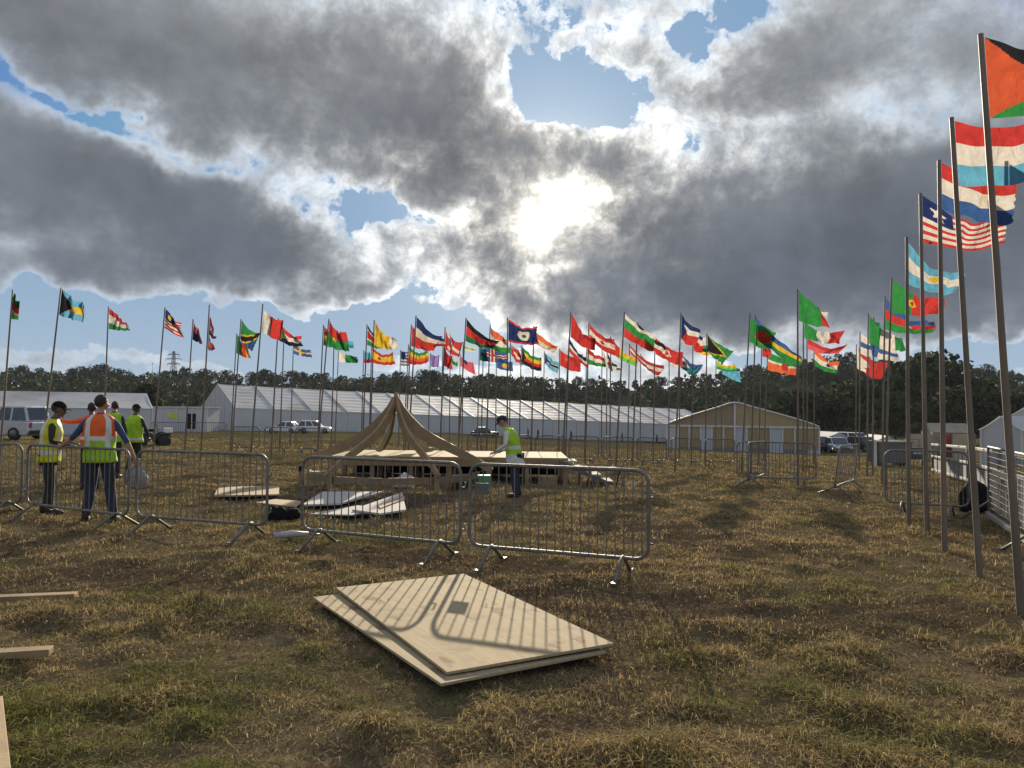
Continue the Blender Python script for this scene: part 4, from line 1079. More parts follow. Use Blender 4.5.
# screens, fence panels and rails on the right
def screen(px0, px1, base, top, d0, label, mat, group='screen panels on the right', name='screen_panel', d1=None):
    d1 = d1 or d0
    A = at(px0, base, d0); B = at(px1, base, d1); s = F / d0; Hh = (base - top) / s
    c = (A + B) / 2; rz = math.atan2((B - A).y, (B - A).x); L = (B - A).length
    t = thing(name, label, 'screen', (c.x, c.y, c.z), rz, group)
    MB().box((0, 0, Hh / 2 - .1), (L - .06, .03, Hh + .2)).build('panel', M[mat], t)
    for x in (-L / 2, L / 2): MB().box((x, 0, Hh / 2 - .1), (.06, .07, Hh + .26)).build('post', M['galv_dark'], t)
screen(906, 942, 462, 434, 46, 'tan screen panel left of the red one', 'screen_tan')
screen(943, 951, 461, 434, 45.5, 'red screen panel among the tan ones', 'red_panel')
screen(952, 975, 461, 434, 45, 'tan screen panel right of the red one', 'screen_tan')
def tank():
    d0 = 33; A = at(873, 470, d0); B = at(905, 470, d0); s = F / d0
    t = thing('metal_skip', 'grey metal skip with white end post on the right', 'skip', ((A.x + B.x) / 2, A.y, gzf(A.x, A.y)), R(3))
    w = (B - A).length; h = 1.05
    MB().prism([(-w / 2, .12), (w / 2, .12), (w / 2 + .05, h), (-w / 2 - .05, h)], -.5, .5, 'y').build('body', M['galv_dark'], t, .01)
    MB().box((0, -.52, h - .04), (w + .14, .06, .08)).build('rim', M['galv'], t)
    MB().box((-w / 2 - .13, -.4, h / 2), (.09, .09, h + .1)).build('end_post', M['beam_white'], t)
    for sx in (-1, 1): MB().box((sx * w * .35, 0, .06), (.12, .9, .14)).build('skid', M['galv_dark'], t)
tank()
def wheelie():
    p = G(915, 466); t = thing('generator_trolley', 'dark wheeled trolley between the skip and the rails', 'trolley', p)
    MB().box((0, 0, .55), (.55, .4, .5)).build('body', M['car_dark'], t, .03)
    MB().box((0, -.21, .62), (.42, .03, .2)).build('front_plate', M['grey_plastic'], t)
    MB().tube([(-.24, .15, .7), (-.3, .2, 1.15), (.3, .2, 1.15), (.24, .15, .7)], .02, 8).build('handle', M['galv'], t)
    for sx in (-1, 1): MB().tube([(sx * .3, -.02, .16), (sx * .38, -.02, .16)], .16, 14).build('wheel', M['rubber'], t)
wheelie()
def rail_walk():
    """pale metal rail barriers running towards the camera along the right edge"""
    pts = [(932, 455, 475), (968, 462, 487), (1000, 470, 503), (1050, 483, 527)]
    names = ['furthest', 'middle', 'nearest']
    for k in range(3):
        (xa, ta, ba), (xb, tb, bb) = pts[k], pts[k + 1]
        A, B = G(xa, ba), G(xb, bb)
        c = (A + B) / 2; d = B - A; L = d.length
        t = thing('rail_barrier', 'pale metal rail barrier along the right edge, %s of three' % names[k], 'barrier', c, math.atan2(d.y, d.x), 'pale rail barriers along the right edge')
        t.rotation_euler = (0, -math.atan2(d.z, L), math.atan2(d.y, d.x))
        for z, nm in ((1.0, 'top_rail'), (.62, 'middle_rail'), (.18, 'bottom_rail')):
            MB().box((0, 0, z), (L - .06, .05, .07)).build(nm, M['rail_grey'], t, .01)
        for x in (-L / 2 + .06, L / 2 - .06): MB().box((x, 0, .5), (.05, .05, 1.05)).build('post', M['galv'], t)
        MB().box((0, .035, .4), (L - .1, .012, .42)).build('infill_sheet', M['screen_grey'], t)
rail_walk()
def mesh_panel(a, b, label, h=1.15):
    A, B = G(*a), G(*b); d = B - A; L = d.length; c = (A + B) / 2
    t = thing('mesh_panel', label, 'fence panel', c, math.atan2(d.y, d.x), 'mesh panels at the right edge')
    t.rotation_euler = (0, -math.atan2(d.z, L), math.atan2(d.y, d.x))
    MB().tube(rrect(L, .10, h, .05), .020, 8, closed=True).build('frame', M['galv_dark'], t)
    g = MB()
    for k in range(1, int(L / .09)): g.tube([(-L / 2 + k * .09, 0, .1), (-L / 2 + k * .09, 0, h)], .004, 4, cap=False)
    for k in range(1, int(h / .09)): g.tube([(-L / 2, 0, .1 + k * .09), (L / 2, 0, .1 + k * .09)], .003, 4, cap=False)
    g.build('wire_mesh', M['galv_dark'], t)
    MB().box((0, .03, h * .42), (L - .1, .012, h * .55)).build('cloth_infill', M['screen_grey'], t)
    MB().box((0, -.03, .09), (L, .05, .06)).build('kick_rail', M['rail_grey'], t)
    for sx in (-1, 1): MB().tube([(sx * (L / 2 - .1), -.4, 0), (sx * (L / 2 - .1), 0, .3), (sx * (L / 2 - .1), .4, 0)], .02, 8).build('foot', M['galv'], t)
mesh_panel((989, 519), (1040, 556), 'mesh panel with grey infill and white bottom rail at the right edge')
lump('black_bag', 'bulky black bag standing behind the right hand barriers', 'bag', G(977, 511), (.30, .24, .40), M['black'], 12, rough=.2)

# ------------------------------------------------------------------ hill, woodland, trees
RIDGE_PX = [-500, -100, 0, 210, 300, 420, 560, 660, 720, 790, 850, 900, 950, 1024, 1150, 1500]
RIDGE_PY = [388, 388, 387, 388, 390, 391, 391, 391, 386, 376, 368, 372, 378, 384, 388, 392]
def hill_z(x, y):
    px = 512 + 768 * x / np.maximum(y, 1); pyv = np.interp(px, RIDGE_PX, RIDGE_PY)
    zr = CAM.z + (408 + (px - 512) * .0105 - pyv) / F * 330
    u = np.clip((y - 190) / 140, 0, 1); u = u * u * (3 - 2 * u)
    base = gz(x, np.minimum(y, 190.0)) - .4
    return base * (1 - u) + zr * u - np.clip(y - 335, 0, None) * .02
def build_hill():
    pxs = np.linspace(-900, 1900, 190); ys = np.concatenate([np.linspace(188, 345, 40), np.geomspace(350, 1300, 16)])
    PX, Y = np.meshgrid(pxs, ys); X = (PX - 512) / F * Y; Z = hill_z(X, Y) + (fbm(X, Y, .02, 3, 5) - .5) * 3 * np.clip((Y - 200) / 60, 0, 1)
    V = np.stack([X, Y, Z], -1).reshape(-1, 3); nx = len(pxs); ny = len(ys)
    i, j = np.meshgrid(np.arange(nx - 1), np.arange(ny - 1)); b = (j * nx + i).ravel()
    Fq = np.stack([b, b + 1, b + nx + 1, b + nx], -1)
    m_, t = newmat('hill_pasture')
    p = t.n('ShaderNodeNewGeometry').outputs['Position']; n = t.noise(p, .03, 6, .6); f = t.noise(p, .4, 5, .6)
    c = t.mix(t.mr(n, .4, .6), (.03, .036, .02), (.055, .056, .03)); c = t.v('SCALE', c, t.mr(f, .3, .7, .75, 1.2))
    bs = t.n('ShaderNodeBsdfDiffuse', {'Color': c}); t.nt.links.new(bs.outputs[0], t.out.inputs[0])
    tag(npmesh('hill', V, Fq, m_, smooth=True), kind='structure')
build_hill()

def leaf_cloud(centers, radii, n_each, size, rng):
    """random leaf-clump quads in the shells of ellipsoid lobes"""
    Vs = []; Ns = []
    for (c, r), n in zip(zip(centers, radii), n_each):
        d = rng.normal(0, 1, (n, 3)); d /= np.linalg.norm(d, axis=1)[:, None]
        rad = rng.uniform(.45, 1.05, (n, 1)) ** .6
        P = np.array(c) + d * rad * np.array(r)
        a = rng.normal(0, 1, (n, 3)); a /= np.linalg.norm(a, axis=1)[:, None]
        b = np.cross(a, d + rng.normal(0, .5, (n, 3))); b /= np.linalg.norm(b, axis=1)[:, None] + 1e-9
        s = size * rng.uniform(.5, 1.2, (n, 1))
        fl = np.einsum('ij,ij->i', np.cross(a, b), d) < 0; b[fl] *= -1     # leaf faces look outwards
        Ns.append(np.repeat(d + rng.normal(0, .25, d.shape), 4, 0))
        Vs.append(np.stack([P - a * s - b * s * .6, P + a * s - b * s * .5, P + a * s * .8 + b * s * .6, P - a * s * .9 + b * s * .5], 1).reshape(-1, 3))
    V = np.concatenate(Vs); b = np.arange(0, len(V), 4); N_ = np.concatenate(Ns); leaf_cloud.N = N_ / np.linalg.norm(N_, axis=1)[:, None]; return V, np.stack([b, b + 1, b + 2, b + 3], -1)
def leaf_normals(o):
    o.data.normals_split_custom_set_from_vertices([tuple(q) for q in leaf_cloud.N]); return o
def tree_proto(seed, h, wd, style, label, nl=1500):
    rng = np.random.default_rng(seed); r_ = random.Random(seed)
    t = thing('tree', label, 'tree')
    tk = MB(); th = h * (.30 if style != 'bush' else .1)
    tk.tube([(0, 0, -1.5), (0, 0, th * .5), (.1, .05, th), (0, .1, h * .62)], [h * .035, h * .028, h * .022, h * .008], 8)
    cs, rs, ns = [], [], []
    k = {'round': 11, 'tall': 10, 'open': 12, 'bush': 9}[style]
    for i in range(k):
        a = 2 * math.pi * i / k * 2.4 + r_.random(); f = (i + .5) / k
        if style == 'round': z = h * (.34 + .52 * f); rad = wd * .5 * math.sin(math.pi * (.2 + .72 * f)); lr = wd * r_.uniform(.20, .30)
        elif style == 'tall': z = h * (.25 + .65 * f); rad = wd * .42 * (1 - f * .6); lr = wd * r_.uniform(.20, .28)
        elif style == 'open': z = h * (.36 + .5 * r_.random()); rad = wd * .5 * r_.random() ** .5; lr = wd * r_.uniform(.13, .22)
        else: z = h * (.2 + .5 * f); rad = wd * .42 * (1 - .5 * f); lr = wd * r_.uniform(.22, .3)
        c = (math.cos(a) * rad, math.sin(a) * rad, z); cs.append(c); rs.append((lr, lr, lr * r_.uniform(.65, .9))); ns.append(int(nl / k))
        tk.tube([(0, 0, th * .8), ((c[0]) * .5, c[1] * .5, (th + z) * .5), c], [h * .014, h * .009, h * .003], 6)
    cs.append((0, 0, h * .86)); rs.append((wd * .22, wd * .22, h * .13)); ns.append(int(nl / k))
    tk.build('trunk', M['bark'], t)
    V, Fq = leaf_cloud(cs, rs, ns, h * .040, rng)
    leaf_normals(npmesh('crown', V, Fq, M['leaf'], t, smooth=True))
    t['h'] = h
    return t
def place_on_hill(px, y):
    x = (px - 512) / F * y; return Vector((x, y, float(hill_z(np.array([x]), np.array([y]))[0])))
def build_trees():
    rng = random.Random(21)
    GT = 'trees along the far ridge'
    lab = {'round': 'broad round crowned tree along the dark ridge behind the field', 'tall': 'taller pointed crown tree along the dark ridge behind the field',
           'open': 'loose open crowned tree along the dark ridge behind the field', 'bush': 'low bushy tree along the dark ridge behind the field'}
    pr = []
    for i, (st, h, w) in enumerate((('round', 10, 10.5), ('round', 10, 12), ('tall', 10, 7), ('open', 10, 11), ('bush', 10, 14), ('open', 10, 9))):
        p = tree_proto(100 + i, h, w, st, lab[st], 1500 if i < 5 else 1100); p['group'] = GT; pr.append(p)
    used = set()
    def put(i, pos, sc, rz, label=None, group=GT):
        if i not in used:
            o = pr[i]; used.add(i); o.location = pos; o.rotation_euler = (0, 0, rz); o.scale = (sc,) * 3 if not isinstance(sc, tuple) else sc
            if label: o['label'] = label; o['group'] = group
            return o
        return dup(pr[i], pos, rz, label, group, sc)
    # skyline: px of crown, picture row of its top
    sky = [(-60, 370), (-25, 372), (12, 368), (22, 366), (40, 368), (56, 371), (72, 369), (84, 368), (97, 366), (104, 365), (122, 370), (136, 378), (160, 373), (172, 370), (184, 368), (196, 371), (208, 370), (224, 371),
           (237, 374), (252, 373), (262, 370), (275, 373), (290, 372), (303, 372), (314, 373), (326, 373), (340, 376), (352, 378), (366, 377), (384, 374), (398, 372), (408, 376), (424, 371), (431, 371), (446, 374), (456, 375), (466, 377),
           (478, 376), (489, 373), (500, 377), (510, 377), (520, 376), (530, 377), (546, 379), (561, 378), (578, 377), (590, 379), (603, 379), (620, 381), (636, 382), (648, 380), (660, 377), (676, 377), (692, 375), (704, 373),
           (722, 371), (735, 369), (748, 366), (757, 365), (772, 364), (788, 362), (806, 359), (822, 357), (838, 354), (852, 353), (866, 358), (882, 362), (898, 366), (912, 361), (926, 352), (940, 356), (955, 366), (972, 367), (988, 364), (1003, 370), (1020, 378), (1045, 374), (1080, 378)]
    for px, py in sky:
        y = rng.uniform(315, 338); g = place_on_hill(px + rng.uniform(-2, 2), y)
        hh = at(px, py, y).z - g.z
        hh = max(hh, 4.5) * 1.04
        i = rng.choice([0, 0, 1, 1, 2, 3, 3, 4, 5])
        k_ = rng.uniform(.62, .9); put(i, g, (hh / 10 * k_, hh / 10 * k_, hh / 10), rng.uniform(0, 6.3))
    # nearer trees in front of the slope
    near = [(146, 383, 436, 118, 2, 'slim dark tree between the long low tent and the big marquee'), (860, 383, 446, 128, 1, 'large rounded tree behind the parked cars at right'),
            (925, 354, 447, 150, 0, 'tallest dark tree breaking the skyline at the right'), (805, 392, 446, 135, 0, 'dark tree behind the right end of the tan marquee'), (895, 392, 447, 140, 3, 'dark loose tree between the two large trees at right'),
            (968, 388, 447, 125, 1, 'dark tree behind the brown screens at right'), (1012, 392, 449, 120, 4, 'bushy dark tree behind the gabled tent at the right edge')]
    for px, top, base, y, i, l in near:
        x = (px - 512) / F * y; g = Vector((x, y, gzf(x, y))); hh = at(px, top, y).z - g.z
        put(i, g, hh / 10, rng.uniform(0, 6), l, 'dark trees standing before the hill')
    for i, p in enumerate(pr):
        if i not in used: bpy.data.objects.remove(p)
build_trees()
def woodland():
    rng = np.random.default_rng(9); cs, rs, ns = [], [], []
    for k in range(1150):
        y = rng.uniform(200, 330); px = rng.uniform(-160, 1180); x = (px - 512) / F * y
        z = float(hill_z(np.array([x]), np.array([y]))[0]); r = rng.uniform(2.4, 5.5)
        if vnoise(np.array([x]), np.array([y]), .03, 4)[0] < .30 and px < 700: r *= .45
        cs.append((x, y, z + r * .5)); rs.append((r, r, r * .8)); ns.append(42)
    V, Fq = leaf_cloud(cs, rs, ns, .85, rng)
    tag(leaf_normals(npmesh('woodland', V, Fq, M['leaf2'], smooth=True)), 'dark woodland and hedges covering the far hillside', 'woodland', kind='stuff')
woodland()
def pylon():
    g = place_on_hill(173, 345); top = at(173, 351, 345).z; h = top - g.z
    t = thing('electricity_pylon', 'lattice electricity pylon on the far ridge', 'pylon', g)
    m = MB(); w0, w1 = h * .11, h * .018
    def W(z): return w0 + (w1 - w0) * min(1, z / (h * .8))
    for sx in (-1, 1):
        for sy in (-1, 1): m.tube([(sx * W(0), sy * W(0), -1), (sx * W(h * .5), sy * W(h * .5), h * .5), (sx * w1, sy * w1, h)], .12, 4)
    n = 9
    for i in range(n):
        z0, z1 = h * i / n, h * (i + 1) / n
        for sy in (-1, 1):
            m.tube([(-W(z0), sy * W(z0), z0), (W(z1), sy * W(z1), z1)], .07, 4); m.tube([(W(z0), sy * W(z0), z0), (-W(z1), sy * W(z1), z1)], .07, 4)
    m.build('lattice_tower', M['galv_dark'], t)
    for z, l in ((.66, .17), (.79, .21), (.91, .15)):
        a = MB(); a.tube([(-h * l, 0, h * z), (0, 0, h * (z + .035)), (h * l, 0, h * z)], .12, 4); a.tube([(-h * l, 0, h * z), (h * l, 0, h * z)], .10, 4)
        for sx in (-1, 1): a.tube([(sx * h * l, 0, h * z), (sx * h * l, 0, h * (z - .05))], .1, 4)
        a.build('cross_arm', M['galv_dark'], t)
    g = place_on_hill(152, 330); hh = at(152, 362, 330).z - g.z
    t = thing('mast', 'slim mast on the far ridge left of the pylon', 'mast', g); MB().tube([(0, 0, -1), (0, 0, hh)], [.2, .08], 6).build('shaft', M['galv_dark'], t); MB().box((0, 0, hh * .93), (1.1, .15, .15)).build('cross_piece', M['galv_dark'], t)
pylon()

# ------------------------------------------------------------------ vehicles
def car(p, rz, L, W, H, paint, label, kind='suv', group='vehicles parked on the field'):
    """front towards local +x"""
    t = thing('parked_car', label, 'car', p, rz, group)
    wr = .34 if kind == 'suv' else .31; hb = H * .56
    body = [(-L / 2, .42), (-L / 2 + .05, hb * .92), (-L / 2 + .15, hb), (L * .20, hb), (L / 2 - .25, hb * .88), (L / 2 - .04, hb * .70), (L / 2, .40), (L / 2 - .1, .24), (-L / 2 + .1, .24)]
    MB().prism(body, -W / 2, W / 2, 'y').build('body', M[paint], t, .06)
    if kind == 'suv': cab = [(-L / 2 + .12, hb - .02), (-L / 2 + .38, H), (L * .05, H), (L * .21, hb - .02)]
    elif kind == 'van': cab = [(-L / 2 + .04, hb - .02), (-L / 2 + .10, H), (L * .22, H), (L * .36, hb - .02)]
    else: cab = [(-L / 2 + .35, hb - .02), (-L / 2 + .95, H), (L * .02, H), (L * .20, hb - .02)]
    c = MB(); n = len(cab); iw = .13
    vs = [(u, -(W / 2 - (.04 if i in (0, 3) else iw)), v) for i, (u, v) in enumerate(cab)] + [(u, (W / 2 - (.04 if i in (0, 3) else iw)), v) for i, (u, v) in enumerate(cab)]
    c.add(vs, [(0, 1, 2, 3), (7, 6, 5, 4)] + [(i, i + 4, (i + 1) % 4 + 4, (i + 1) % 4) for i in range(4)]); c.build('cabin', M[paint], t, .04)
    def quad_on(a, b, c_, d, k=.84, off=(0, 0, 0)):
        P = [Vector(q) for q in (a, b, c_, d)]; m = sum(P, Vector()) / 4
        return [m + (q - m) * k + Vector(off) for q in P]
    V = [Vector(v) for v in vs]
    MB().add(quad_on(V[2], V[3], V[7], V[6], .86, (.022, 0, .012)), [(0, 1, 2, 3)]).build('windscreen', M['glassd'], t)
    MB().add(quad_on(V[0], V[1], V[5], V[4], .80, (-.024, 0, .008)), [(0, 1, 2, 3)]).build('rear_window', M['glassd'], t)
    for s, o in ((0, -.022), (4, .022)):
        a, b, c_, d = V[s], V[s + 1], V[s + 2], V[s + 3]; ns = 3 if kind != 'hatch' else 2
        for i in range(ns):
            f0, f1 = i / ns, (i + 1) / ns
            q = quad_on(a.lerp(d, f0), b.lerp(c_, f0), b.lerp(c_, f1), a.lerp(d, f1), .84, (0, o, 0))
            MB().add(q, [(0, 1, 2, 3)]).build('side_window', M['glassd'], t)
    for x in (-L * .30, L * .31):
        for sy in (-1, 1):
            y = sy * (W / 2 - .08)
            tyre = MB().tube([(x, y - .11, wr), (x, y - .09, wr), (x, y + .09, wr), (x, y + .11, wr)], [wr - .03, wr, wr, wr - .03], 20).build('tyre', M['rubber'], None)
            w_ = bpy.data.objects.new('wheel', None); COL.objects.link(w_); w_.parent = t; tyre.parent = w_
            rim = MB().tube([(x, y + sy * .10, wr), (x, y + sy * .125, wr)], wr * .62, 16).build('rim', M['galv'], w_)
    for sy in (-1, 1):
        MB().box((L / 2 - .07, sy * (W / 2 - .26), hb * .70), (.12, .36, .15)).build('headlight', M['lamp'], t, .02)
        MB().box((-L / 2 - .0, sy * (W / 2 - .14), hb * .80), (.06, .16, .28)).build('tail_light', M['lamp_red'], t, .02)
        MB().box((L * .17, sy * (W / 2 + .08), hb + .08), (.1, .16, .12)).build('wing_mirror', M[paint], t, .02)
    for sx in (-1, 1): MB().box((sx * (L / 2 - .02), 0, .42), (.14, W * .96, .2)).build('bumper', M['rubber'], t, .03)
    MB().box((L / 2 + .0, 0, hb * .66), (.05, W * .42, .12)).build('grille', M['rubber'], t)
    return t
def car_px(px, base, pyH, rz, L, W, H, paint, label, kind, d=None):
    d = d or H * F / pyH; p = at(px, base, d); return car(gnd(p.x, p.y), rz, L, W, H, paint, label, kind)
car_px(4, 441.5, 33, R(172), 4.4, 1.8, 1.78, 'car_silver', 'silver estate car with roof rails cut off by the left edge', 'suv')
def quad_bike():
    p = at(151, 447, 36); t = thing('quad_bike', 'dark quad bike with a white box behind the workers at left', 'quad bike', (p.x, p.y, p.z), R(35), 'vehicles parked on the field')
    for x in (-.5, .5):
        for y in (-.42, .42):
            w_ = thing('wheel', None, None); w_.parent = t
            MB().tube([(x, y - .11, .28), (x, y - .07, .28), (x, y + .07, .28), (x, y + .11, .28)], [.20, .28, .28, .20], 16).build('tyre', M['rubber'], w_)
            MB().tube([(x, y - .10, .28), (x, y + .10, .28)], .13, 12).build('rim', M['galv'], w_)
    MB().prism([(-.8, .45), (-.75, .62), (-.2, .70), (.1, .60), (.35, .74), (.8, .62), (.85, .45), (.3, .3), (-.3, .3)], -.24, .24, 'y').build('body', M['car_dark'], t, .04)
    for x in (-.55, .55): MB().box((x, 0, .62), (.55, .95, .05)).build('mudguard', M['car_dark'], t, .02)
    MB().box((-.15, 0, .78), (.6, .3, .12)).build('saddle', M['black'], t, .04)
    MB().tube([(.3, 0, .7), (.22, 0, 1.0), (.15, -.36, 1.05)], .018, 8).tube([(.22, 0, 1.0), (.15, .36, 1.05)], .018, 8).build('handlebar', M['galv_dark'], t)
    MB().box((.72, 0, .78), (.36, .5, .22)).build('carrier_box', M['car_white'], t, .02)
quad_bike()
car_px(284, 432.5, 9, R(175), 4.2, 1.7, 1.45, 'car_white', 'white car parked before the big marquee, left one of two', 'hatch', 96)
car_px(315, 433.5, 11, R(5), 4.3, 1.75, 1.6, 'car_white', 'white car parked before the big marquee, right one of two', 'suv', 98)
car_px(485, 438, 9, R(10), 4.2, 1.75, 1.5, 'car_dark', 'dark car parked before the big marquee right of the stage', 'hatch', 118)
car_px(838, 453.5, 15, R(-95), 4.2, 1.8, 1.55, 'car_blue', 'pale blue car facing the camera right of the tan marquee', 'hatch')
car_px(820, 453, 15, R(-100), 4.2, 1.8, 1.6, 'car_dark', 'dark car beside the tan marquee, left of the pale blue car', 'suv')
car_px(865, 453, 15, R(-80), 4.3, 1.8, 1.6, 'car_dark', 'dark car right of the pale blue car', 'suv')
car_px(852, 447, 17, R(-60), 4.6, 1.9, 2.0, 'car_white', 'white van behind the pale blue car', 'van', 96)

# ------------------------------------------------------------------ people
def skin_mesh(pts, edges, root, sub=1, name='body'):
    """pts: list of (co, rx, ry)"""
    me = bpy.data.meshes.new('tmp'); me.from_pydata([p[0] for p in pts], edges, [])
    o = bpy.data.objects.new('tmp', me); COL.objects.link(o)
    md = o.modifiers.new('skin', 'SKIN'); md.use_smooth_shade = True
    if not me.skin_vertices: me.skin_vertices.new() if hasattr(me.skin_vertices, 'new') else None
    sv = me.skin_vertices[0].data
    for i, p in enumerate(pts): sv[i].radius = (p[1], p[2]); sv[i].use_root = (i == root)
    s = o.modifiers.new('sub', 'SUBSURF'); s.levels = sub; s.render_levels = sub
    dg = bpy.context.evaluated_depsgraph_get(); ev = o.evaluated_get(dg)
    r = bpy.data.meshes.new_from_object(ev); bpy.data.objects.remove(o); bpy.data.meshes.remove(me)
    return r
def remesh(me, vox):
    o = bpy.data.objects.new('tmp', me); COL.objects.link(o)
    md = o.modifiers.new('rm', 'REMESH'); md.mode = 'VOXEL'; md.voxel_size = vox; md.use_smooth_shade = True
    sm = o.modifiers.new('sm', 'SMOOTH'); sm.factor = .5; sm.iterations = 2
    dg = bpy.context.evaluated_depsgraph_get(); r = bpy.data.meshes.new_from_object(o.evaluated_get(dg)); bpy.data.objects.remove(o); return r
def person(loc, rz, label, pose, mats, height=1.76, vest=None, hat=None, hair=True, group=None, hold=None):
    """local frame: faces +y, right hand at +x"""
    P = dict(hipz=.93, lean=(0, .02), head=(0, .03), headyaw=0.0, headpitch=0.0,
             elb_l=(-.27, -.03, 1.13), han_l=(-.27, .06, .88), elb_r=(.27, -.03, 1.13), han_r=(.27, .06, .88),
             knee_l=(-.10, .03, .50), foot_l=(-.11, -.02, .08), knee_r=(.10, .03, .50), foot_r=(.11, -.02, .08)); P.update(pose)
    k = height / 1.76
    t = thing('person', label, 'person', loc, rz, group)
    lx, ly = P['lean']
    hip = Vector((0, 0, P['hipz'])); chest = Vector((lx * .7, ly * .7, 1.27)); neckb = Vector((lx, ly, 1.47)); 
    hx, hy = P['head']; headc = neckb + Vector((hx, hy + .02, .17))
    pts = []; ed = []
    def add(co, rx, ry=None, par=None):
        pts.append((tuple(Vector(co)), rx, ry or rx)); 
        if par is not None: ed.append((par, len(pts) - 1))
        return len(pts) - 1
    ihip = add(hip, .140, .108); iw = add(hip.lerp(chest, .45), .145, .105, ihip); ic = add(chest, .165, .115, iw); iu = add(neckb - Vector((0, 0, .08)), .13, .09, ic); inb = add(neckb, .06, .06, iu)
    add(headc - Vector((0, .0, .06)), .055, .06, inb)
    hands = []
    for s, e, h in ((-1, P['elb_l'], P['han_l']), (1, P['elb_r'], P['han_r'])):
        sh = neckb + Vector((s * .175, -.005, -.075)); i = add(sh, .062, .062, iu)
        e = Vector(e); h = Vector(h)
        i = add(sh.lerp(e, .5), .052, .052, i); i = add(e, .043, .043, i); i = add(e.lerp(h, .35), .043, .043, i); i = add(h, .028, .032, i)
        d = (h - e).normalized(); side = d.cross(Vector((0, 1, 0)) if abs(d.y) < .8 else Vector((0, 0, 1))).normalized(); nrm = side.cross(d)
        ip = add(h + d * .065, .034, .022, i); hands.append((h, h + d * .1))
        for q, ln in zip((-1.5, -.5, .5, 1.5), (.062, .076, .072, .055)):
            b = add(h + d * .09 + side * q * .021, .0095, None, ip); m = add(h + d * (.09 + ln * .55) + side * q * .026 + nrm * .012, .0085, None, b); add(h + d * (.09 + ln) + side * q * .028 + nrm * .035, .007, None, m)
        b = add(h + d * .04 + side * .04 * s, .011, None, ip); add(h + d * .085 + side * .062 * s + nrm * .01, .009, None, b)
    for s, kn, ft in ((-1, P['knee_l'], P['foot_l']), (1, P['knee_r'], P['foot_r'])):
        kn = Vector(kn); ft = Vector(ft); hp = Vector((s * .09, 0, P['hipz'] - .06))
        i = add(hp, .098, .10, ihip); i = add(hp.lerp(kn, .5), .083, .085, i); i = add(kn, .058, .060, i); i = add(kn.lerp(ft, .35), .056, .058, i); i = add(ft, .038, .040, i)
        i = add(ft + Vector((s * .02, .08, -.035)), .042, .035, i); add(ft + Vector((s * .03, .17, -.045)), .035, .026, i)
    me = skin_mesh(pts, ed, ihip)
    # head with face, merged by remeshing into one continuous surface
    bm = bmesh.new(); bm.from_mesh(me)
    Rh = Matrix.Rotation(P['headyaw'], 3, 'Z') @ Matrix.Rotation(P['headpitch'], 3, 'X')
    def blob(c, r, sub=3):
        v = bmesh.ops.create_icosphere(bm, subdivisions=sub, radius=1)['verts']
        for q in v: q.co = headc + Rh @ (Vector(c) + Vector((q.co.x * r[0], q.co.y * r[1], q.co.z * r[2])))
    blob((0, -.008, .025), (.076, .094, .098)); blob((0, .028, -.045), (.055, .062, .062)); blob((0, .10, -.02), (.013, .02, .026), 2); blob((0, .085, .022), (.05, .014, .012), 2)
    blob((0, .083, -.062), (.026, .014, .010), 2); blob((0, .082, -.095), (.024, .018, .016), 2)
    for s in (-1, 1): blob((s * .079, -.005, -.012), (.010, .024, .032), 2); blob((s * .045, .055, -.02), (.022, .03, .02), 2)
    me2 = bpy.data.meshes.new('body'); bm.to_mesh(me2); bm.free()
    body = remesh(me2, .0095); body.name = 'body'
    for nm in ('skin', 'shirt', 'legs', 'shoe'): body.materials.append(M[mats[nm]])
    slv = mats.get('sleeve', 1.0)
    n = len(body.polygons); C = np.zeros(n * 3, np.float32); body.polygons.foreach_get('center', C); C = C.reshape(-1, 3)
    mi = np.ones(n, int)
    mi[C[:, 2] < P['hipz'] - .0] = 2; mi[(C[:, 2] < .085)] = 3
    mi[(C[:, 2] > neckb.z + .045)] = 0
    for (h, tip), e in zip(hands, (P['elb_l'], P['elb_r'])):
        e = Vector(e); ax = (tip - e); L_ = ax.length; ax.normalize()
        rel = C - np.array(e); s_ = rel @ np.array(ax); rad = np.linalg.norm(rel - s_[:, None] * np.array(ax), axis=1)
        sel = (s_ > (h - e).length * slv - .02) & (s_ < L_ + .16) & (rad < .13); mi[sel] = 0
        sel = (s_ > -.05) & (s_ < (h - e).length * slv - .02) & (rad < .075); mi[sel] = 1
    body.polygons.foreach_set('material_index', mi.astype(np.int32))
    ob = bpy.data.objects.new('body', body); COL.objects.link(ob); ob.parent = t
    # trousers
    tp = []; te = []
    def ta(co, rx, ry, par=None):
        tp.append((tuple(Vector(co)), rx, ry)); 
        if par is not None: te.append((par, len(tp) - 1))
        return len(tp) - 1
    r = ta(hip + Vector((0, 0, .0)), .132, .108)
    for s, kn, ft in ((-1, P['knee_l'], P['foot_l']), (1, P['knee_r'], P['foot_r'])):
        kn = Vector(kn); ft = Vector(ft); hp = Vector((s * .09, 0, P['hipz'] - .06))
        i = ta(hp, .098, .104, r); i = ta(hp.lerp(kn, .5), .094, .096, i); i = ta(kn, .074, .077, i); i = ta(kn.lerp(ft, .5), .070, .073, i); ta(ft + Vector((0, 0, .0)), .062, .066, i)
    tm = skin_mesh(tp, te, r, 2); tm.name = 'trousers'; tm.materials.append(M[mats['legs']])
    o = bpy.data.objects.new('trousers', tm); COL.objects.link(o); o.parent = t
    for s, ft in ((-1, P['foot_l']), (1, P['foot_r'])):
        ft = Vector(ft); b = MB()
        b.sphere(ft + Vector((s * .02, .07, -.035)), (.052, .135, .048), 14, 10); b.sphere(ft + Vector((0, -.01, .02)), (.05, .055, .07), 12, 8); b.build('boot', M[mats['shoe']], t)
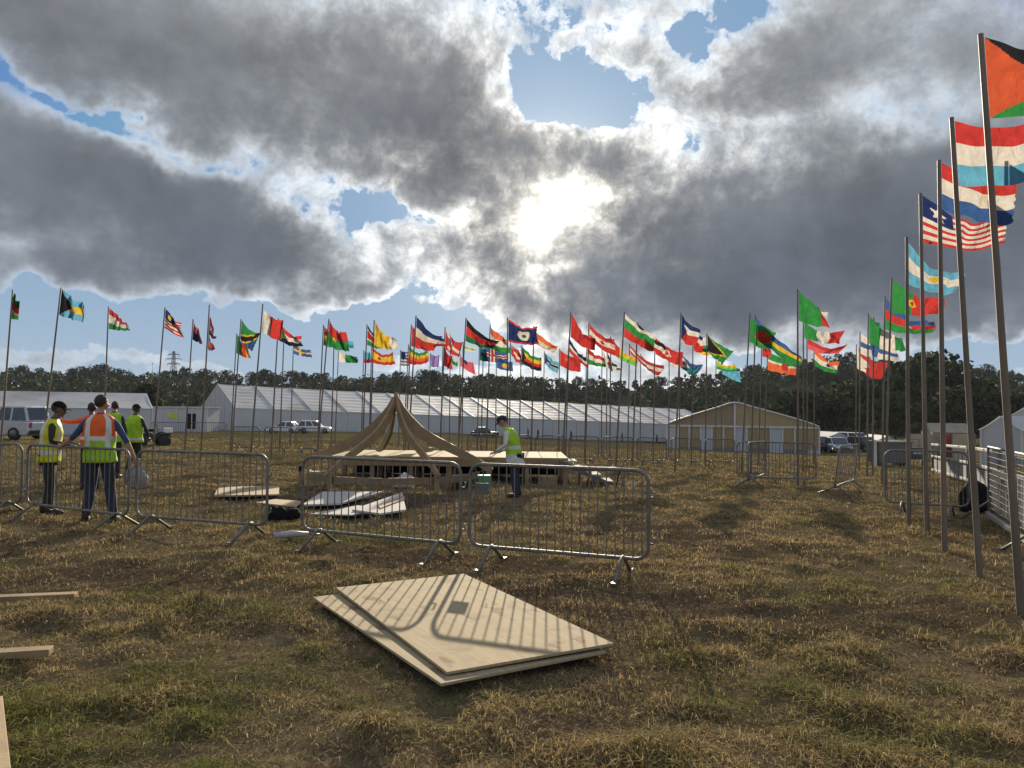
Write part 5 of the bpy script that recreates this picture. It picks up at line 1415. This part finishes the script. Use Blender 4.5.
    if vest:
        v = MB(); n = 28; rows = 22; mt = []
        vmats = [M[vest[0]], M[vest[1]], M['reflective']]
        vs = []; low = hip + Vector((0, 0, -.10 + vest[2])); 
        for i in range(rows + 1):
            f = i / rows; z = f
            c = low.lerp(neckb + Vector((0, -.005, .025)), f)
            a = np.interp(f, [0, .35, .7, .86, .95, 1], [.212, .188, .200, .195, .14, .085]); b_ = np.interp(f, [0, .35, .7, .86, .95, 1], [.172, .146, .150, .125, .09, .075])
            for j in range(n):
                th = 2 * math.pi * j / n; wob = 1 + .03 * math.sin(th * 3 + i * .7) + .02 * math.sin(th * 7 - i)
                vs.append((c.x + math.copysign(abs(math.cos(th)) ** .85, math.cos(th)) * a * wob, c.y + math.copysign(abs(math.sin(th)) ** .85, math.sin(th)) * b_ * wob, c.z))
        v.add(vs, [])
        for i in range(rows):
            f = (i + .5) / rows
            for j in range(n):
                th = 2 * math.pi * (j + .5) / n
                m_ = 1 if f < vest[3] else 0
                if any(abs(f - q) < .045 for q in vest[4]): m_ = 2
                if vest[5] and abs(abs(math.cos(th)) - .62) < .12 and f > .3: m_ = 2
                v.f.append([i * n + j, i * n + (j + 1) % n, (i + 1) * n + (j + 1) % n, (i + 1) * n + j]); v.mi.append(m_); v.sm.append(True)
        o = v.build('hi_vis_vest', vmats, t); so_ = o.modifiers.new('thick', 'SOLIDIFY'); so_.thickness = .006; so_.offset = 1
    if hat:
        c = MB(); vs = []
        n = 20
        for i in range(7):
            a = math.pi / 2 * i / 6
            for j in range(n):
                th = 2 * math.pi * j / n; vs.append(headc + Rh @ Vector((.090 * math.cos(a) * math.cos(th), -.008 + .108 * math.cos(a) * math.sin(th), .045 + .092 * math.sin(a))))
        c.add(vs, [(i * n + j, i * n + (j + 1) % n, (i + 1) * n + (j + 1) % n, (i + 1) * n + j) for i in range(6) for j in range(n)], 0, True)
        br = []
        for j in range(11):
            th = math.pi * (.12 + .76 * j / 10); br += [headc + Rh @ Vector((.088 * math.cos(th), -.008 + .105 * math.sin(th), .048)), headc + Rh @ Vector((.095 * math.cos(th), .185 * math.sin(th), .035))]
        c.add(br, [(2 * j, 2 * j + 1, 2 * j + 3, 2 * j + 2) for j in range(10)], 0, True)
        o = c.build('cap', M[hat], t); s_ = o.modifiers.new('thick', 'SOLIDIFY'); s_.thickness = .008
    if hair:
        bm = bmesh.new(); bmesh.ops.create_icosphere(bm, subdivisions=4, radius=1)
        for q in bm.verts:
            n_ = mnoise.noise(q.co * 6) * .10 + mnoise.noise(q.co * 17) * .06
            q.co = Vector((q.co.x * .079, q.co.y * .094, q.co.z * .095)) * (1 + n_) + Vector((0, -.022, .034))
        for q in [f for f in bm.faces if (f.calc_center_median().y > .035 and f.calc_center_median().z < .085) or f.calc_center_median().z < -.045]: bm.faces.remove(q)
        for q in bm.verts: q.co = headc + Rh @ q.co
        hm = bpy.data.meshes.new('hair'); bm.to_mesh(hm); bm.free(); hm.materials.append(M['hair'])
        o = bpy.data.objects.new('hair', hm); COL.objects.link(o); o.parent = t; s_ = o.modifiers.new('thick', 'SOLIDIFY'); s_.thickness = .01
    t.scale = (k,) * 3
    return t, hands
GW = 'workers in high visibility vests'
# man at the far left, turned right towards his colleague
p = G(47, 515)
person(p, R(-62), 'person in yellow vest, dark cap and black sleeves, facing right behind the left barrier',
       dict(lean=(0, .05), head=(0, .05), headpitch=R(-14), elb_l=(-.25, .10, 1.16), han_l=(-.12, .33, 1.10), elb_r=(.27, .04, 1.15), han_r=(.14, .30, 1.08), knee_l=(-.09, .05, .50), foot_l=(-.11, -.05, .08), foot_r=(.10, .03, .08)),
       dict(skin='skin_dark', shirt='darkcloth', legs='blacktrousers', shoe='boots'), 1.70, ('yellow', 'yellow', .0, 0, (.22,), True), 'black', True, GW)
# orange and lime vest, back to the camera
p2 = G(98, 522)
_, hd = person(p2, R(14), 'person in orange and lime vest, back turned, holding a grey bag',
       dict(lean=(0, .0), head=(.0, .03), headyaw=R(-25), elb_l=(-.34, .02, 1.18), han_l=(-.52, .18, 1.06), elb_r=(.33, -.02, 1.14), han_r=(.42, .05, .90), knee_l=(-.11, .03, .50), foot_l=(-.15, -.03, .08), knee_r=(.13, .03, .50), foot_r=(.19, .0, .08)),
       dict(skin='skin', shirt='bluecloth', legs='navy', shoe='boots', sleeve=.25), 1.80, ('orange', 'lime', .0, .52, (.52,), True), None, True, GW)
hw = Vector((p2.x, p2.y, p2.z)) + Matrix.Rotation(R(14), 3, 'Z') @ (hd[1][1] * (1.8 / 1.76))
def grey_bag(p):
    t = thing('tool_bag', 'grey bag hanging from the hand of the person in orange', 'bag', p - Vector((0, 0, .30)))
    bm = bmesh.new(); bmesh.ops.create_icosphere(bm, subdivisions=3, radius=1)
    for v in bm.verts: v.co = Vector((v.co.x * .17, v.co.y * .11, v.co.z * .16 + .08)) * (1 + .2 * mnoise.noise(v.co * 3))
    me = bpy.data.meshes.new('sack'); bm.to_mesh(me); bm.free(); me.materials.append(M['bag_grey']); o = bpy.data.objects.new('sack', me); COL.objects.link(o); o.parent = t
    MB().tube([(-.09, 0, .2), (-.06, 0, .31), (0, 0, .335), (.06, 0, .31), (.09, 0, .2)], .010, 6).build('strap', M['bag_grey'], t)
grey_bag(hw)
p = at(90, 480, 15.5); p = gnd(p.x, p.y)
person(p, R(30), 'person in orange vest mostly hidden behind the orange and lime vest', dict(elb_l=(-.38, .12, 1.36), han_l=(-.60, .22, 1.40)),
       dict(skin='skin_dark', shirt='orange', legs='blacktrousers', shoe='boots'), 1.74, ('orange', 'orange', 0, 0, (.3,), False), None, True, GW)
p = at(112, 478, 18.0); p = gnd(p.x, p.y)
person(p, R(5), 'person in lime vest standing just behind the shoulder of the one in orange', dict(headyaw=R(20)), dict(skin='skin', shirt='darkcloth', legs='blacktrousers', shoe='boots'), 1.80, ('lime', 'lime', 0, 0, (.25,), False), None, True, GW)
p = at(133, 478, 18.6); p = gnd(p.x, p.y)
person(p, R(-8), 'person in lime vest and black trousers with his back turned, right of the other workers', dict(elb_r=(.30, .03, 1.14), han_r=(.27, .16, .96), knee_l=(-.10, .06, .5), foot_l=(-.10, -.08, .08)), dict(skin='skin_dark', shirt='darkcloth', legs='blacktrousers', shoe='boots'), 1.74, ('lime', 'lime', 0, 0, (.12,), False), 'black', True, GW)
p = G(516, 497)
wk, _ = person(p, R(78), 'person in lime vest and dark cap looking down beside the stage', dict(lean=(0, .16), head=(0, .10), headpitch=R(-42), elb_l=(-.25, .16, 1.14), han_l=(-.18, .36, 1.00), elb_r=(.26, .10, 1.13), han_r=(.17, .34, .98)),
       dict(skin='skin', shirt='greycloth', legs='navy', shoe='boots'), 1.58, ('lime', 'greycloth', -.16, .30, (.48,), False), 'navy', True, GW)
wk.scale = (wk.scale[0] * 1.16, wk.scale[1] * 1.12, wk.scale[2])
# tiny far figures before the marquee
far0 = None
for (px, base, d, l) in ((528, 438.5, 125, 'tiny far figure before the marquee just right of the standing worker'), (538, 439, 126, 'second tiny far figure before the marquee right of the standing worker'), (571, 439, 130, 'tiny far figure alone before the middle of the marquee'),
                         (622, 441, 138, 'tiny dark figure before the right part of the marquee'), (657, 442.5, 145, 'tiny dark figure nearest the tan marquee')):
    q = at(px, base, d)
    q = gnd(q.x, q.y)
    if far0 is None: far0, _ = person(q, R(100), l, dict(), dict(skin='skin', shirt='darkcloth', legs='navy', shoe='boots'), 1.75, None, None, True, 'far figures before the marquee')
    else: dup(far0, q, R(random.uniform(0, 360)), l, 'far figures before the marquee')

# ------------------------------------------------------------------ thin evening haze over the valley
def build_haze():
    m_, t = newmat('haze_air')
    vol = t.n('ShaderNodeVolumePrincipled', {'Color': (.78, .84, .92), 'Density': HAZE}); vol.inputs['Anisotropy'].default_value = .0
    t.nt.links.new(vol.outputs[0], t.out.inputs['Volume'])
    lo = min(min(v.co.z for v in bpy.data.objects[n].data.vertices) for n in ('ground', 'hill')) - 1
    b = MB().box((0, 150, (lo + 48) / 2), (4400, 3900, 48 - lo)).build('haze', m_)
    tag(b, 'thin pale evening haze over the whole field', 'haze', kind='stuff')
HAZE = .00012
build_haze()
